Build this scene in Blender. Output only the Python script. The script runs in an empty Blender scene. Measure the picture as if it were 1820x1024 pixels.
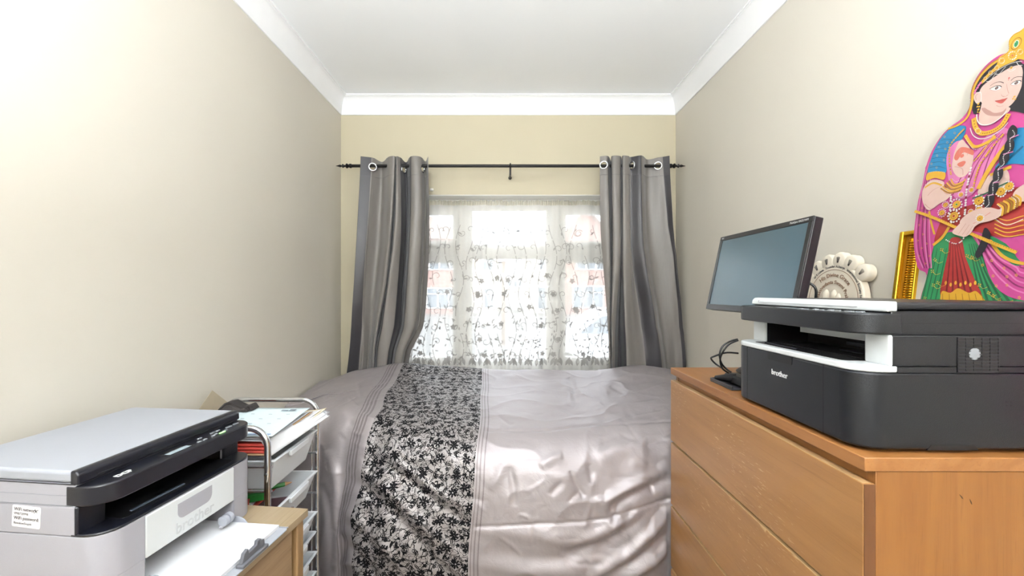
import bpy, bmesh, math, random
import numpy as np
from mathutils import Vector, Matrix, noise
from mathutils.geometry import tessellate_polygon
sc = bpy.context.scene
COL = sc.collection
PI = math.pi
random.seed(7)
# ---------------------------------------------------------------- camera
F, CX, CY, EYE = 740.0, 898.0, 516.0, 1.275
cam_d = bpy.data.cameras.new('camera'); cam = bpy.data.objects.new('camera', cam_d); COL.objects.link(cam)
cam.location = (0, 0, EYE); cam.rotation_euler = (PI/2, 0, 0)
cam_d.sensor_width = 36; cam_d.lens = F/1820*36
cam_d.shift_x = (910-CX)/1820; cam_d.shift_y = (CY-512)/1820
cam_d.clip_start = .02; cam_d.clip_end = 300
sc.camera = cam
# ---------------------------------------------------------------- world, light, exposure
sc.view_settings.view_transform = 'Standard'; sc.view_settings.look = 'None'
sc.view_settings.gamma = 1; sc.view_settings.use_curve_mapping = False
sc.view_settings.exposure = 0.4
w = bpy.data.worlds.new('overcast_sky'); sc.world = w; w.use_nodes = True
nt = w.node_tree; bg = nt.nodes['Background']
bg.inputs[1].default_value = 7.5
tc = nt.nodes.new('ShaderNodeTexCoord'); nz = nt.nodes.new('ShaderNodeTexNoise'); rp = nt.nodes.new('ShaderNodeValToRGB')
nz.inputs['Scale'].default_value = 3; nt.links.new(tc.outputs['Generated'], nz.inputs['Vector'])
rp.color_ramp.elements[0].position = .35; rp.color_ramp.elements[0].color = (.76, .86, 1, 1)
rp.color_ramp.elements[1].position = .65; rp.color_ramp.elements[1].color = (.97, .98, 1, 1)
nt.links.new(nz.outputs['Fac'], rp.inputs[0]); nt.links.new(rp.outputs[0], bg.inputs[0])
def area(name, loc, rot, sx, sy, power, col, portal=False):
    d = bpy.data.lights.new(name, 'AREA'); d.shape = 'RECTANGLE'; d.size = sx; d.size_y = sy
    d.energy = power; d.color = col
    if portal: d.cycles.is_portal = True
    o = bpy.data.objects.new(name, d); COL.objects.link(o); o.location = loc; o.rotation_euler = rot
    return o
area('window_portal', (.03, 3.08, 1.45), (-PI/2, 0, 0), 1.7, 1.0, 1, (1, 1, 1), True)
LAMP = (-.05, .25, 2.05)
FILL = (-.1, -.75, 1.42)
area('ceiling_fill_light', (FILL[0], FILL[1], FILL[2]+.01), (PI, 0, 0), 0.26, .26, 140, (.89, .945, 1)).data.shape = 'DISK'  # upward fill light added behind the camera to brighten ceiling and room
# ---------------------------------------------------------------- helpers
def lin(h):
    h = h.lstrip('#'); r = [int(h[i:i+2], 16)/255 for i in (0, 2, 4)]
    return tuple(c/12.92 if c <= .04045 else ((c+.055)/1.055)**2.4 for c in r)
MATS = {}
def mat(name, hexc, rough=.5, metal=0, var=.06, scale=12, bump=0, bscale=150, stretch=(1, 1, 1), spec=.5, emit=0, coat=0, sheen=0, coord='Object', rvar=0):
    if name in MATS: return MATS[name]
    m = bpy.data.materials.new(name); m.use_nodes = True; n = m.node_tree.nodes; l = m.node_tree.links
    b = n['Principled BSDF']; c = lin(hexc)
    t = n.new('ShaderNodeTexCoord'); mp = n.new('ShaderNodeMapping'); mp.inputs['Scale'].default_value = stretch
    l.new(t.outputs[coord], mp.inputs[0])
    x = n.new('ShaderNodeTexNoise'); x.inputs['Scale'].default_value = scale; x.inputs['Detail'].default_value = 5
    l.new(mp.outputs[0], x.inputs['Vector'])
    r = n.new('ShaderNodeValToRGB'); r.color_ramp.elements[0].position = .3; r.color_ramp.elements[1].position = .7
    r.color_ramp.elements[0].color = tuple(max(0, k*(1-var)) for k in c)+(1,)
    r.color_ramp.elements[1].color = tuple(min(1, k*(1+var)) for k in c)+(1,)
    l.new(x.outputs['Fac'], r.inputs[0]); l.new(r.outputs[0], b.inputs['Base Color'])
    b.inputs['Roughness'].default_value = rough; b.inputs['Metallic'].default_value = metal
    b.inputs['Specular IOR Level'].default_value = spec
    if coat: b.inputs['Coat Weight'].default_value = coat; b.inputs['Coat Roughness'].default_value = .1
    if sheen: b.inputs['Sheen Weight'].default_value = sheen
    if emit: l.new(r.outputs[0], b.inputs['Emission Color']); b.inputs['Emission Strength'].default_value = emit
    if bump:
        y = n.new('ShaderNodeTexNoise'); y.inputs['Scale'].default_value = bscale; y.inputs['Detail'].default_value = 3
        l.new(mp.outputs[0], y.inputs['Vector']); bp = n.new('ShaderNodeBump'); bp.inputs['Strength'].default_value = bump
        bp.inputs['Distance'].default_value = .002
        l.new(y.outputs['Fac'], bp.inputs['Height']); l.new(bp.outputs[0], b.inputs['Normal'])
    MATS[name] = m; return m
class MB:
    """collects shapes of one part, then links them as one mesh object"""
    def __init__(s): s.v = []; s.f = []; s.mi = []; s.m = 0; s.uv = {}
    def add(s, vs, fs, M=None):
        b = len(s.v)
        for p in vs: s.v.append(tuple(M @ Vector(p)) if M is not None else tuple(p))
        for f in fs: s.f.append(tuple(i+b for i in f)); s.mi.append(s.m)
        return s
    def box(s, a, b, M=None):
        (x0, y0, z0), (x1, y1, z1) = a, b
        vs = [(x, y, z) for x in (x0, x1) for y in (y0, y1) for z in (z0, z1)]
        return s.add(vs, [(0, 1, 3, 2), (4, 6, 7, 5), (0, 4, 5, 1), (2, 3, 7, 6), (0, 2, 6, 4), (1, 5, 7, 3)], M)
    def prism(s, poly, h0, h1, axis='z', M=None):
        n = len(poly)
        def P(p, h): return {'z': (p[0], p[1], h), 'x': (h, p[0], p[1]), 'y': (p[0], h, p[1])}[axis]
        vs = [P(p, h0) for p in poly]+[P(p, h1) for p in poly]
        tr = tessellate_polygon([[Vector((p[0], p[1], 0)) for p in poly]])
        area2 = sum(poly[i][0]*poly[(i+1) % n][1]-poly[(i+1) % n][0]*poly[i][1] for i in range(n))
        fs = [(i, (i+1) % n, (i+1) % n+n, i+n) for i in range(n)]
        if len(poly) > 4 or True:
            fs += [tuple(range(n))[::-1], tuple(range(n, 2*n))] if convex(poly) else [t for t in tr]+[tuple(k+n for k in t[::-1]) for t in tr]
        return s.add(vs, fs, M)
    def tube(s, pts, r, n=10, M=None, cap=True, closed=False):
        pts = [Vector(p) for p in pts]; N = len(pts); rings = []
        up = Vector((0, 0, 1)); vs = []; prev = None
        for i, p in enumerate(pts):
            if closed: t = (pts[(i+1) % N]-pts[i-1])
            else: t = pts[min(i+1, N-1)]-pts[max(i-1, 0)]
            t.normalize()
            if prev is None:
                a = up if abs(t.z) < .9 else Vector((1, 0, 0)); u = t.cross(a).normalized()
            else: u = (prev-t*prev.dot(t)).normalized()
            prev = u; v = t.cross(u); rr = r[i] if isinstance(r, (list, tuple)) else r
            for k in range(n):
                a = 2*PI*k/n; vs.append(p+(u*math.cos(a)+v*math.sin(a))*rr)
        fs = []
        for i in range(N if closed else N-1):
            for k in range(n):
                j = (i+1) % N; fs.append((i*n+k, i*n+(k+1) % n, j*n+(k+1) % n, j*n+k))
        if cap and not closed: fs += [tuple(range(n))[::-1], tuple(range((N-1)*n, N*n))]
        return s.add(vs, fs, M)
    def lathe(s, prof, n=32, M=None):
        vs = []; fs = []; N = len(prof)
        for (r, z) in prof:
            for k in range(n): a = 2*PI*k/n; vs.append((r*math.cos(a), r*math.sin(a), z))
        for i in range(N-1):
            for k in range(n): fs.append((i*n+k, i*n+(k+1) % n, (i+1)*n+(k+1) % n, (i+1)*n+k))
        fs += [tuple(range(n))[::-1], tuple(range((N-1)*n, N*n))]
        return s.add(vs, fs, M)
    def grid(s, fn, nu, nv, flip=False):
        vs = [fn(i/nu, j/nv) for j in range(nv+1) for i in range(nu+1)]
        fs = []
        for j in range(nv):
            for i in range(nu):
                a = j*(nu+1)+i; q = (a, a+1, a+nu+2, a+nu+1); fs.append(q[::-1] if flip else q)
        return s.add(vs, fs)
    def build(s, name, mats, parent=None, smooth=None, bevel=0, seg=2, solid=0, subs=0, M=None):
        me = bpy.data.meshes.new(name)
        me.from_pydata([tuple(p) for p in s.v], [], s.f)
        if not isinstance(mats, (list, tuple)): mats = [mats]
        for m in mats: me.materials.append(m)
        me.polygons.foreach_set('material_index', s.mi)
        me.validate(); 
        bm = bmesh.new(); bm.from_mesh(me); bmesh.ops.recalc_face_normals(bm, faces=bm.faces); bm.to_mesh(me); bm.free()
        o = bpy.data.objects.new(name, me); COL.objects.link(o)
        if M is not None: o.matrix_world = M
        if parent: o.parent = parent
        if smooth is not None:
            for p in me.polygons: p.use_smooth = True
            if smooth < 180: me.set_sharp_from_angle(angle=math.radians(smooth))
        if solid:
            k = o.modifiers.new('solid', 'SOLIDIFY'); k.thickness = solid; k.offset = 0
        if bevel:
            k = o.modifiers.new('bevel', 'BEVEL'); k.width = bevel; k.segments = seg; k.limit_method = 'ANGLE'; k.angle_limit = math.radians(35)
            k.harden_normals = False
            for p in me.polygons: p.use_smooth = True
            me.set_sharp_from_angle(angle=math.radians(32))
        if subs:
            k = o.modifiers.new('subd', 'SUBSURF'); k.levels = subs; k.render_levels = subs
        return o
def convex(poly):
    n = len(poly); sg = 0
    for i in range(n):
        a, b, c = poly[i], poly[(i+1) % n], poly[(i+2) % n]
        cr = (b[0]-a[0])*(c[1]-b[1])-(b[1]-a[1])*(c[0]-b[0])
        if abs(cr) < 1e-12: continue
        if sg == 0: sg = 1 if cr > 0 else -1
        elif (cr > 0) != (sg > 0): return False
    return True
def tag(o, label=None, cat=None, group=None, kind=None):
    if label: o['label'] = label
    if cat: o['category'] = cat
    if group: o['group'] = group
    if kind: o['kind'] = kind
    return o
def thing(name, label, cat, loc=(0, 0, 0), rz=0, group=None):
    o = bpy.data.objects.new(name, None); COL.objects.link(o); o.location = loc; o.rotation_euler = (0, 0, rz)
    o.empty_display_size = .05
    return tag(o, label, cat, group)
def part(o, label): o['label'] = label; return o
def W(px, py, Y): return Vector(((px-CX)/F*Y, Y, EYE+(CY-py)/F*Y))
def cr(pts, n=8, closed=False):
    """Catmull-Rom through the points (any dimension)"""
    P = [np.array(p, float) for p in pts]; N = len(P); out = []
    for i in range(N if closed else N-1):
        g = (lambda k: P[k % N]) if closed else (lambda k: P[min(max(k, 0), N-1)])
        a, b, c, d = g(i-1), g(i), g(i+1), g(i+2)
        for k in range(n):
            t = k/n; out.append(tuple(.5*((2*b)+(c-a)*t+(2*a-5*b+4*c-d)*t*t+(3*b-a-3*c+d)*t**3)))
    if not closed: out.append(tuple(P[-1]))
    return out
def rrect(x0, y0, x1, y1, r, n=6, corners=(1, 1, 1, 1)):
    """rounded rectangle; corners in the order (x0,y0) (x1,y0) (x1,y1) (x0,y1)"""
    o = []
    for (cx, cy, a0, on, qx, qy) in ((x0+r, y0+r, PI, corners[0], x0, y0), (x1-r, y0+r, 1.5*PI, corners[1], x1, y0), (x1-r, y1-r, 0, corners[2], x1, y1), (x0+r, y1-r, .5*PI, corners[3], x0, y1)):
        if on:
            for k in range(n+1): a = a0+.5*PI*k/n; o.append((cx+r*math.cos(a), cy+r*math.sin(a)))
        else: o.append((qx, qy))
    return o
def text(s, size, depth=.0004, bold=0, align='CENTER', shear=0, spacing=1):
    """vertices and faces of lettering in the xy plane"""
    cu = bpy.data.curves.new('lettering', 'FONT'); cu.body = s; cu.size = size; cu.extrude = depth; cu.offset = bold; cu.align_x = align; cu.align_y = 'CENTER'
    cu.shear = shear; cu.space_character = spacing; cu.resolution_u = 3
    o = bpy.data.objects.new('lettering', cu); COL.objects.link(o)
    me = bpy.data.meshes.new_from_object(o.evaluated_get(bpy.context.evaluated_depsgraph_get()))
    vs = [tuple(v.co) for v in me.vertices]; fs = [tuple(p.vertices) for p in me.polygons]
    bpy.data.objects.remove(o); bpy.data.curves.remove(cu); bpy.data.meshes.remove(me)
    return vs, fs
def fr(o, x, y):
    """matrix from origin and the two in-plane axes"""
    x = Vector(x).normalized(); y = Vector(y).normalized(); z = x.cross(y)
    M = Matrix((x, y, z)).transposed().to_4x4(); M.translation = Vector(o); return M
class N:
    """small node builder"""
    def __init__(s, name, base=True):
        s.m = bpy.data.materials.new(name); s.m.use_nodes = True; s.t = s.m.node_tree; s.b = s.t.nodes['Principled BSDF']; s.out = s.t.nodes['Material Output']
    def n(s, kind, **kw):
        x = s.t.nodes.new('ShaderNode'+kind)
        for k, v in kw.items(): setattr(x, k, v)
        return x
    def l(s, a, b): s.t.links.new(a, b)
    def math(s, op, a, b=None, c=None, clamp=False):
        x = s.n('Math', operation=op, use_clamp=clamp)
        for i, q in enumerate((a, b, c)):
            if q is None: continue
            if isinstance(q, (int, float)): x.inputs[i].default_value = q
            else: s.l(q, x.inputs[i])
        return x.outputs[0]
    def vmath(s, op, a, b=None):
        x = s.n('VectorMath', operation=op)
        for i, q in enumerate((a, b)):
            if q is None: continue
            if isinstance(q, tuple): x.inputs[i].default_value = q
            else: s.l(q, x.inputs[i])
        return x.outputs[0]
    def mix(s, f, a, b):
        x = s.n('Mix', data_type='RGBA')
        for i, q in ((0, f), (6, a), (7, b)):
            if isinstance(q, (int, float)): x.inputs[i].default_value = q
            elif isinstance(q, (tuple, list)): x.inputs[i].default_value = tuple(q)[:3]+(1,)
            elif isinstance(q, str): x.inputs[i].default_value = lin(q)+(1,)
            else: s.l(q, x.inputs[i])
        return x.outputs[2]
    def noise(s, vec, scale, detail=3, dist=0, rough=.5):
        x = s.n('TexNoise'); x.inputs['Scale'].default_value = scale; x.inputs['Detail'].default_value = detail
        x.inputs['Distortion'].default_value = dist; x.inputs['Roughness'].default_value = rough
        if vec is not None: s.l(vec, x.inputs['Vector'])
        return x.outputs['Fac']
    def coord(s, kind='Object', scale=(1, 1, 1), rot=(0, 0, 0)):
        t = s.n('TexCoord'); m = s.n('Mapping'); m.inputs['Scale'].default_value = scale; m.inputs['Rotation'].default_value = rot
        s.l(t.outputs[kind], m.inputs[0]); return m.outputs[0]
    def step(s, v, a, b):
        x = s.n('MapRange', interpolation_type='SMOOTHSTEP'); s.l(v, x.inputs[0]); x.inputs[1].default_value = a; x.inputs[2].default_value = b; return x.outputs[0]
    def bump(s, h, strength, dist=.002):
        x = s.n('Bump'); x.inputs['Strength'].default_value = strength; x.inputs['Distance'].default_value = dist; s.l(h, x.inputs['Height']); s.l(x.outputs[0], s.b.inputs['Normal'])
def wood(name, c0, c1, c2, axis=1, rough=.38, scale=1.0, scr=0):
    """veneer whose grain runs along the given local axis"""
    k = N(name); st = [14*scale]*3; st[axis] = .9*scale; st2 = [60*scale]*3; st2[axis] = 2.2*scale
    v = k.coord('Object', tuple(st)); v2 = k.coord('Object', tuple(st2))
    a = k.noise(v, 1.2, 4, 1.2, .6); b = k.noise(v2, 3.5, 3, .3, .7); big = k.noise(k.coord(), 2.2, 2)
    c = k.mix(k.step(a, .3, .7), c0, c1); c = k.mix(k.math('MULTIPLY', k.step(b, .52, .78), .55), c, c2)
    c = k.mix(k.math('MULTIPLY', k.step(big, .4, .75), .25), c, c2)
    if scr:
        s3 = [9]*3; s3[axis] = 1.4; w_ = k.noise(k.coord('Object', tuple(s3), (.25, 0, 0)), 30, 2, 0, .5); z = k.noise(k.coord(), 5, 2)
        q = k.math('MULTIPLY', k.step(w_, .62, .70), k.step(z, .45, .62)); c = k.mix(k.math('MULTIPLY', q, scr), c, '#e8cfa8')
    k.l(c, k.b.inputs['Base Color']); k.b.inputs['Roughness'].default_value = rough
    k.bump(b, .12, .001); return k.m
# ---------------------------------------------------------------- room shell
XL, XR, YB, YF, ZC = -1.089, 1.13, 2.76, -1.1, 2.555
def paint(name, h):
    k = N(name); v = k.coord(); a = k.noise(v, 1.7, 3); b = k.noise(v, 90, 3)
    c0 = lin(h); k.l(k.mix(a, tuple(x*.97 for x in c0), tuple(min(1, x*1.03) for x in c0)), k.b.inputs['Base Color'])
    sm = k.noise(v, 14, 4, .4, .65); 
    k.b.inputs['Roughness'].default_value = .62; k.bump(b, .10, .0012); return k.m
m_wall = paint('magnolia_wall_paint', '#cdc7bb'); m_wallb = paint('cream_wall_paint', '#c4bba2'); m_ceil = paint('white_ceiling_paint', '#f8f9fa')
m_cov = mat('white_coving_gloss', '#f4f4f5', .45, var=.01)
def struct(mb, name, m, **k): o = mb.build(name, m, **k); o['kind'] = 'structure'; return o
struct(MB().box((XL-.12, YF-.1, -.02), (XL, YB+.3, ZC+.02)), 'wall_left', m_wall)
struct(MB().box((XR, YF-.1, -.02), (XR+.12, YB+.3, ZC+.02)), 'wall_right', m_wall)
struct(MB().box((XL-.12, YF-.2, -.02), (XR+.12, YF, ZC+.02)), 'wall_front', m_wall)
struct(MB().box((XL-.12, YF-.2, ZC), (XR+.12, YB+.3, ZC+.1)), 'ceiling', m_ceil)
struct(MB().box((XL-.12, YF-.2, -.1), (XR+.12, YB+.3, 0)), 'floor', mat('beige_carpet', '#9c8f7e', .95, var=.2, scale=80, bump=.6, bscale=300))
OX0, OX1, OZ0, OZ1 = -.83, .89, .70, 1.909
wb = MB()
wb.box((XL, YB, 0), (OX0, YB+.3, ZC)); wb.box((OX1, YB, 0), (XR, YB+.3, ZC))
wb.box((OX0, YB, OZ1), (OX1, YB+.3, ZC)); wb.box((OX0, YB, 0), (OX1, YB+.3, OZ0))
struct(wb, 'wall_back', m_wallb)
# coving: three straight lengths with a shallow concave face
cp = [(0, 0), (.006, 0), (.008, .006)]+[(.008+.04*(1-math.cos(t*PI/2)), .008+.100*math.sin(t*PI/2)) for t in [k/8 for k in range(9)]]+[(.048, .112), (.055, .112), (.055, .12), (0, .12)]
zc0 = ZC-.12
def cove(name, o, inn, along, L):
    mb = MB(); n = len(cp); o = Vector(o); inn = Vector(inn); along = Vector(along); vs = []
    for i, t in enumerate((0, L)):
        for (c, d) in cp:
            k = c if (i == 1 or name == 'trim_2') else 0
            e = c if name != 'trim_2' else c
            vs.append(o+inn*c+Vector((0, 0, d))+along*(t-(e if i == 1 else (e if name == 'trim_2' else 0))*(1 if i == 1 else -1)))
    fs = [(i, (i+1) % n, (i+1) % n+n, i+n) for i in range(n)]
    mb.add(vs, fs); return struct(mb, name, m_cov, smooth=25)
cove('trim_1', (XL, YF, zc0), (1, 0, 0), (0, 1, 0), YB-YF)
cove('trim_2', (XL, YB, zc0), (0, -1, 0), (1, 0, 0), XR-XL)
cove('trim_3', (XR, YF, zc0), (-1, 0, 0), (0, 1, 0), YB-YF)
m_gl = mat('white_gloss_wood', '#f2f0ea', .3, var=.01)
struct(MB().box((XL, YF, 0), (XL+.018, YB, .11)), 'baseboard_left', m_gl, bevel=.004)
struct(MB().box((XR-.018, YF, 0), (XR, YB, .11)), 'baseboard_right', m_gl, bevel=.004)
struct(MB().box((XL+.02, YB-.018, 0), (XR-.02, YB, .11)), 'baseboard_back', m_gl, bevel=.004)
# door behind the camera
d = MB().box((-.42, YF, 0), (.36, YF+.035, 1.98))
for (a, b, c_, e) in ((-.32, .12, -.07, .9), (.01, .12, .26, .9), (-.32, 1.05, -.07, 1.85), (.01, 1.05, .26, 1.85)): d.box((a, YF+.03, b), (c_, YF+.045, e))
dr = struct(d, 'door_1', m_gl, bevel=.006)
hd = MB().tube([(.28, YF+.03, 1.0), (.28, YF+.08, 1.0), (.17, YF+.085, 1.0)], .009).build('door_handle', mat('chrome', '#d8dade', .12, 1, var=.02), dr, smooth=50)
fr_ = MB().box((-.50, YF, 0), (-.43, YF+.02, 2.06)).box((.37, YF, 0), (.44, YF+.02, 2.06)).box((-.43, YF, 1.99), (.37, YF+.02, 2.06))
struct(fr_, 'trim_4', m_gl, bevel=.004)
struct(MB().box((OX0, YB+.002, OZ1-.005), (OX1, YB+.19, OZ1-.0005)), 'trim_5', m_gl)
# window: sill, frame, mullions, transom, sashes, panes
YW = 2.95
m_pvc = mat('white_upvc', '#f3f1ec', .28, var=.01)
win = MB(); Y0, Y1 = YW, YW+.06
win.box((OX0, Y0, OZ0+.06), (OX0+.06, Y1, OZ1-.055)); win.box((OX1-.06, Y0, OZ0+.06), (OX1, Y1, OZ1-.055))
win.box((OX0, Y0, OZ1-.055), (OX1, Y1, OZ1)); win.box((OX0, Y0, OZ0), (OX1, Y1, OZ0+.06))
MX = (-.287, .345); TZ = 1.546
for mx in MX: win.box((mx-.042, Y0-.004, OZ0+.06), (mx+.042, Y1, OZ1-.055))
for a_, b_ in ((OX0+.06, MX[0]-.042), (MX[0]+.042, MX[1]-.042), (MX[1]+.042, OX1-.06)): win.box((a_, Y0-.002, TZ-.036), (b_, Y1, TZ+.036))
w1 = struct(win, 'window_1', m_pvc, bevel=.005)
gk = N('window_glass'); fz = gk.n('Fresnel'); tr_ = gk.n('BsdfTransparent'); gs = gk.n('BsdfGlossy'); gs.inputs['Roughness'].default_value = .02; mx_ = gk.n('MixShader')
nzg = gk.noise(gk.coord(), 3, 2); fz.inputs[0].default_value = 1.45; tr_.inputs[0].default_value = (.94, .96, .96, 1)
gk.l(fz.outputs[0], mx_.inputs[0]); gk.l(tr_.outputs[0], mx_.inputs[1]); gk.l(gs.outputs[0], mx_.inputs[2]); gk.l(mx_.outputs[0], gk.out.inputs[0])
m_glass = gk.m
bays = [(OX0+.06, MX[0]-.042, 1), (MX[0]+.042, MX[1]-.042, 0), (MX[1]+.042, OX1-.06, 1)]
for (a, b, sash) in bays:
    for (z0, z1) in ((OZ0+.06, TZ-.036), (TZ+.036, OZ1-.055)):
        q = .042 if sash else .012
        fm = MB(); yy0 = Y0-.014 if sash else Y0+.008
        for bx in (((a, yy0, z0), (a+q, Y1-.01, z1)), ((b-q, yy0, z0), (b, Y1-.01, z1)), ((a+q, yy0, z0), (b-q, Y1-.01, z0+q)), ((a+q, yy0, z1-q), (b-q, Y1-.01, z1))): fm.box(*bx)
        s_ = fm.build('window_sash' if sash else 'glazing_bead', m_pvc, w1, bevel=.004)
        MB().box((a+q, Y0+.028, z0+q), (b-q, Y0+.034, z1-q)).build('pane', m_glass, s_)
struct(MB().box((OX0-.03, YB-.03, OZ0-.035), (OX1+.03, YW+.01, OZ0)), 'window_sill', m_gl, bevel=.006)
# ---------------------------------------------------------------- street outside
GZ = -.6
struct(MB().box((-40, 3.3, GZ-.2), (40, 120, GZ)), 'ground', mat('grey_tarmac_and_paving', '#5f5d5b', .9, var=.12, scale=4))
m_brick_r = None
def bricks(name, c1, c2, mort):
    k = N(name); t = k.n('TexBrick'); k.l(k.coord('Object', (1, 1, 1), (PI/2, 0, 0)), t.inputs['Vector'])
    t.inputs['Color1'].default_value = lin(c1)+(1,); t.inputs['Color2'].default_value = lin(c2)+(1,); t.inputs['Mortar'].default_value = lin(mort)+(1,)
    t.inputs['Scale'].default_value = 4; k.l(t.outputs[0], k.b.inputs['Base Color']); k.b.inputs['Roughness'].default_value = .85; return k.m
m_b1 = bricks('red_brick', '#a8695a', '#9c6052', '#b3a096'); m_rend = mat('cream_render', '#d8cfc0', .9, var=.06, scale=3)
m_tile = mat('brown_roof_tiles', '#8a7468', .8, var=.15, scale=5); m_tile2 = mat('grey_roof_tiles', '#86827f', .8, var=.15, scale=5)
m_dark = mat('dark_window_glass', '#5d6a76', .15, var=.2, scale=.5)
def house(x0, x1, y, depth, eave, ridge, wm, rm, wins, label, gable='side', extras=()):
    t = thing('house', label, 'house', ((x0+x1)/2, y, GZ)); cx = (x0+x1)/2; w_ = (x1-x0)/2; E = eave-GZ; R = ridge-GZ
    wl = MB().box((-w_, 0, 0), (w_, depth, E))
    if gable == 'front': wl.prism([(-w_, E), (w_, E), (0, R-.15)], 0, depth, 'y')
    wl.build('wall', wm, t)
    rf = MB(); o = .3; ox_ = .0
    if gable == 'front':
        rf.prism([(-w_, E-.2), (-w_, E-.05), (0, R+.1), (w_, E-.05), (w_, E-.2), (0, R-.1)], -o, depth+o, 'y')
    elif gable == 'hip':
        q = min(w_, depth/2)
        vs = [(-w_, -o, E), (w_, -o, E), (w_, depth+o, E), (-w_, depth+o, E), (-w_+q, depth/2, R), (w_-q, depth/2, R)]
        rf.add(vs, [(0, 1, 5, 4), (1, 2, 5), (2, 3, 4, 5), (3, 0, 4), (3, 2, 1, 0)])
    else:
        rf.prism([(-o, E-.15), (-o, E), (depth/2, R), (depth+o, E), (depth+o, E-.15)], -w_, w_, 'x')
    rf.build('roof', rm, t)
    for (wx, wz, ww, wh, nm) in wins:
        X = wx-cx; Z = wz-GZ
        f = MB()
        f.box((X-ww/2-.08, -.1, Z-wh/2-.08), (X+ww/2+.08, -.02, Z-wh/2)); f.box((X-ww/2-.08, -.1, Z+wh/2), (X+ww/2+.08, -.02, Z+wh/2+.08))
        for k in range(nm+1): xx = X-ww/2+ww*k/nm; f.box((xx-.05, -.1, Z-wh/2), (xx+.05, -.02, Z+wh/2))
        f.box((X-ww/2, -.09, Z+wh*.2), (X+ww/2, -.03, Z+wh*.2+.07))
        ff = f.build('window', m_pvc, t); MB().box((X-ww/2, -.05, Z-wh/2), (X+ww/2, -.01, Z+wh/2)).build('pane', m_dark, ff)
    return t
def hx(px, D): return (px-CX)/F*D
def hz(py, D): return EYE+(CY-py)/F*D
D = 33
house(hx(640, D), hx(838, D), D, 8, hz(425, D), hz(368, D), m_b1, m_tile, [(hx(790, D), hz(466, D), 2.4, 1.1, 3), (hx(788, D), hz(530, D), 2.6, 1.5, 3), (hx(700, D), hz(466, D), 1.6, 1.1, 2), (hx(700, D), hz(530, D), 1.8, 1.5, 2)], 'red brick house seen through the left window panes', 'hip')
house(hx(838.5, D), hx(884, D), D+1, 8, hz(436, D), hz(395, D), m_rend, m_tile2, [(hx(866, D), hz(468, D), .9, 1.0, 1), (hx(868, D), hz(530, D), .8, 1.6, 1)], 'pale rendered house left of the gap across the street', 'hip')
house(hx(940, D), hx(984, D), D+1, 8, hz(440, D), hz(402, D), m_rend, m_tile, [(hx(966, D), hz(468, D), .5, .9, 1), (hx(965, D), hz(530, D), .7, 1.7, 1)], 'cream rendered house right of the gap across the street', 'hip')
house(hx(985, D), hx(1100, D), D, 9, hz(432, D), hz(372, D), m_b1, m_tile, [(hx(1050, D), hz(467, D), 2.3, 1.0, 3), (hx(1045, D), hz(528, D), 2.4, 1.6, 3)], 'red brick gabled house seen through the right window panes', 'front')
house(hx(1101, D), hx(1200, D), D, 9, hz(432, D), hz(385, D), m_b1, m_tile, [(hx(1150, D), hz(467, D), 2.0, 1.0, 2)], 'brick house farthest right across the street', 'hip')
D2 = 62
house(hx(888, D2), hx(936, D2), D2, 9, hz(492, D2), hz(474, D2), m_rend, m_tile2, [(hx(902, D2), hz(503, D2), 1.2, 1.1, 2), (hx(920, D2), hz(503, D2), 1.2, 1.1, 2)], 'small distant house in the gap between the houses', 'side')
tag(MB().tube([(hx(895, 14), 14, GZ), (hx(895, 14), 14, 2.25)], .07, 12).build('telegraph_pole', mat('weathered_pole_wood', '#7d6a5b', .9)), 'dark wooden post standing in the street beyond the net curtain', 'post')
# parked car
cy = 8.6; car = thing('car', 'white car parked outside, roof showing through the net curtain', 'car', (hx(1120, cy), cy, GZ), 0)
m_carw = mat('white_car_paint', '#eceef0', .2, var=.01, coat=.6)
body = [(-2.1, .35), (-2.15, .7), (-2.0, .85), (-1.25, .95), (1.3, .98), (1.95, .9), (2.1, .7), (2.08, .35)]
MB().prism(cr(body, 5, False)+[(2.0, .28), (-2.0, .28)], 0, 1.7, 'y').build('body', m_carw, car, bevel=.06, seg=3)
cab = [(-1.25, .93), (-.62, 1.36), (-.3, 1.45), (.75, 1.46), (1.1, 1.38), (1.6, .95)]
MB().prism(cr(cab, 5), .12, 1.58, 'y').build('cabin', m_carw, car, bevel=.05, seg=3)
MB().prism([(-1.05, .97), (-.55, 1.33), (.1, 1.38), (.1, .97)], .10, .125, 'y').prism([(.18, .97), (.18, 1.38), (.75, 1.37), (1.2, 1.2), (1.35, .97)], .10, .125, 'y').build('side_window', m_dark, car)
for wx in (-1.35, 1.3):
    for wy in (.0, 1.5):
        wh = MB().lathe([(.0, -.1), (.28, -.1), (.32, -.07), (.32, .07), (.28, .1), (0, .1)], 24, fr((wx, wy+.1, .32), (1, 0, 0), (0, 0, 1))).build('wheel', mat('black_rubber', '#1b1b1c', .8), car, smooth=40)
# garden wall outside
tag(MB().box((-6, 6.2, GZ), (6, 6.42, .12)).box((-6, 6.17, .12), (6, 6.45, .18)).build('garden_wall', mat('grey_garden_render', '#8f8a82', .9), bevel=.01), 'low pale garden wall outside below the window view', 'wall')
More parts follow.
